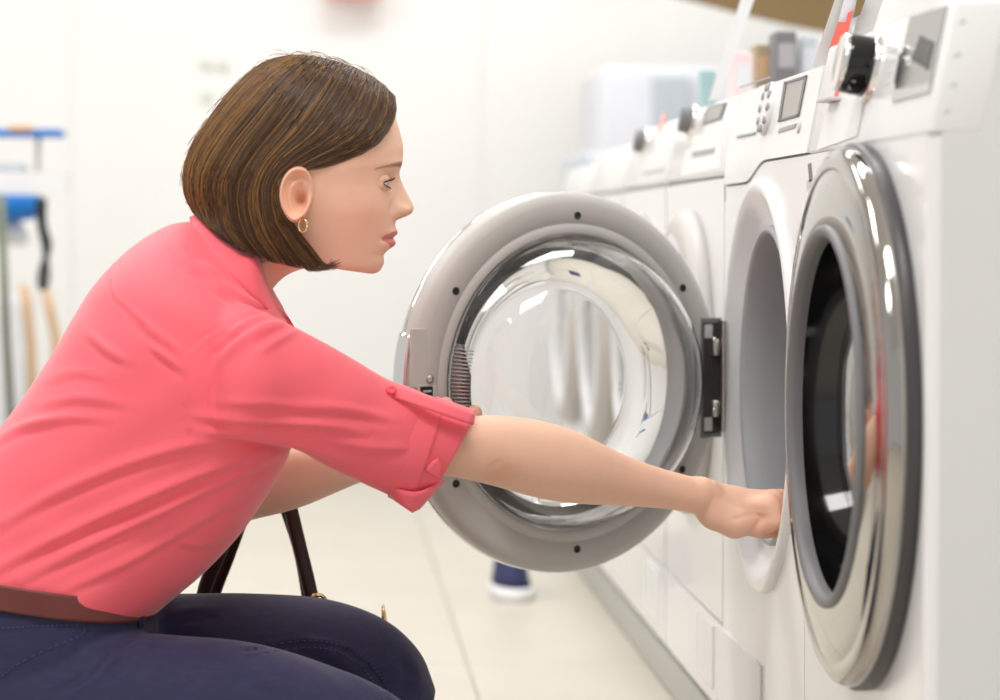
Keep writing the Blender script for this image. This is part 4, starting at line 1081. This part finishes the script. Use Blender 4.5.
# appliance beyond the row and things standing on the washers
fr = thing('freezer', (float(P(625, 235, 6.4)[0]), 6.6, 0), 'pale blue-grey upright appliance beyond the end of the washer row', 'appliance')
a = P(578, 152, 6.4); b = P(640, 560, 6.4)
MB().box((a[0], 6.3, .0), (b[0] + .25, 6.85, a[2]), .02, 3).build('cabinet', 'blue_grey', fr, smooth=True)
MB().box((a[0] + .02, 6.285, .08), (b[0] + .2, 6.3, a[2] - .02), .006).build('front_door', 'white_plastic', fr, smooth=False)
fr2 = thing('refrigerator', (float(P(665, 560, 7.3)[0]), 7.3, 0), 'tall pale refrigerator against the far wall past the washers', 'refrigerator')
a = P(601, 66, 7.2); b = P(700, 500, 7.2)
MB().box((a[0], 7.2, 0), (b[0] + .2, 7.8, a[2]), .02, 3).build('cabinet', 'pale_cloth', fr2, smooth=True)
o = MB().box((P(652, 0, 7.2)[0], 7.18, P(0, 160, 7.2)[2]), (P(690, 0, 7.2)[0], 7.2, P(0, 74, 7.2)[2]), .004).build('door_window', 'blue_grey', fr2, smooth=False)
# brown hanging board with sloping edge
YB_ = 6.0; pp = [(640, -12), (690, 1), (735, 13), (790, 26), (850, 38), (880, -60), (640, -60)]
v_ = np.array([P(x, y, YB_ + d) for d in (0, .04) for x, y in pp]); n = len(pp)
f_ = [tuple(range(n)), tuple(range(n, 2 * n))[::-1]] + [(i, n + i, n + (i + 1) % n, (i + 1) % n) for i in range(n)]
tag(obj('hanging_board', v_, f_, 'brown_board', smooth=False), 'brown board hanging above the washers at the top right', 'board')
ZTOPm = .925
def upright(name, label, cat, px, Y, m, dep, parent=None):
    v_ = np.array([P(x, y, Y + d) for d in (0, dep) for x, y in px]); n = len(px)
    f_ = [tuple(range(n))[::-1], tuple(range(n, 2 * n))] + [(i, (i + 1) % n, n + (i + 1) % n, n + i) for i in range(n)]
    o = obj(name, v_, f_, m, parent, smooth=False)
    if label: tag(o, label, cat)
    return o
def cornerY(x):  return 2600 * .60 / (x - 325)
upright('price_stand', 'white slanting price stand rising from the third washer top', 'stand', [(708, 102), (719, 98), (757, -8), (743, -8)], 3.75, 'white_plastic', .02)
lf = thing('leaflet_holder', tuple(P(842, 67, 3.02)), 'clear grey leaflet holder with red print on the second washer', 'leaflet holder')
upright('holder', None, None, [(812, 67), (862, 67), (886, -10), (838, -10)], 3.02, 'light_grey', .006, lf)
upright('leaflet', None, None, [(828, 60), (848, 54), (864, -8), (846, -8)], 3.012, 'pale_cloth', .004, lf)
upright('red_print', None, None, [(828, 52), (846, 42), (853, 10), (848, 13), (846, 22), (838, 22)], 3.006, 'print_red', .004, lf)
upright('brown_print', None, None, [(853, 18), (860, 15), (867, -5), (858, -5)], 3.006, 'brown_board', .004, lf)
def packet(x0, x1, ytop, Y, dep, m, label, cat='packet', band=None):
    """carton standing on a washer top"""
    a = P(x0, ytop, Y); b = P(x1, ytop, Y); t = thing(cat, ((a[0] + b[0]) / 2, Y + dep / 2, ZTOPm), label, cat)
    MB().box((a[0], Y, ZTOPm), (b[0], Y + dep, a[2]), .003).build('carton', m, t, smooth=False)
    if band: MB().box((a[0] + .004, Y - .002, a[2] - .06), (b[0] - .004, Y + .001, a[2] - .02), .0005).build('printed_band', band, t, smooth=False)
packet(776, 797, 31, 4.25, .07, 'mid_grey', 'dark grey carton standing tallest on the washer tops behind the second washer', band='print_grey')
packet(800, 818, 36, 4.30, .07, 'blue_grey', 'blue-grey carton on the washer tops right of the dark grey one', band='pale_cloth')
packet(734, 753, 52, 4.20, .07, 'pink', 'pale pink carton on the washer tops beside the white price stand', band='pale_cloth')
packet(756, 772, 44, 4.34, .07, 'brown_pale', 'light brown carton on the washer tops between pink and grey ones', band='tan')
packet(700, 716, 70, 4.40, .02, 'teal', 'thin teal card standing left of the white price stand', 'card')
# shoe on the floor far behind the open door
YS = 5.22; s0 = P(510, 597, YS)
sh = thing('sneaker', (float(s0[0]), YS, 0), 'navy and white shoe on the floor behind the open washer door', 'shoe')
rings = [ring_pts((490, 596.5), (533, 596.5), YS, .10, 40, 2.4), ring_pts((489, 586), (534, 588), YS, .10, 40, 2.4), ring_pts((491, 582), (531, 584), YS, .09, 40, 2.4)]
obj('sole', *loft(rings), 'shoe_sole', sh)
rings = [ring_pts((491, 584), (531, 585), YS, .09, 40, 2.2), ring_pts((493, 572), (528, 574), YS, .08, 40, 2.2), ring_pts((495, 556), (526, 558), YS + .02, .055, 40, 2), ring_pts((496, 535), (525, 535), YS + .03, .045, 40, 2)]
obj('upper', *loft(rings), 'navy', sh)
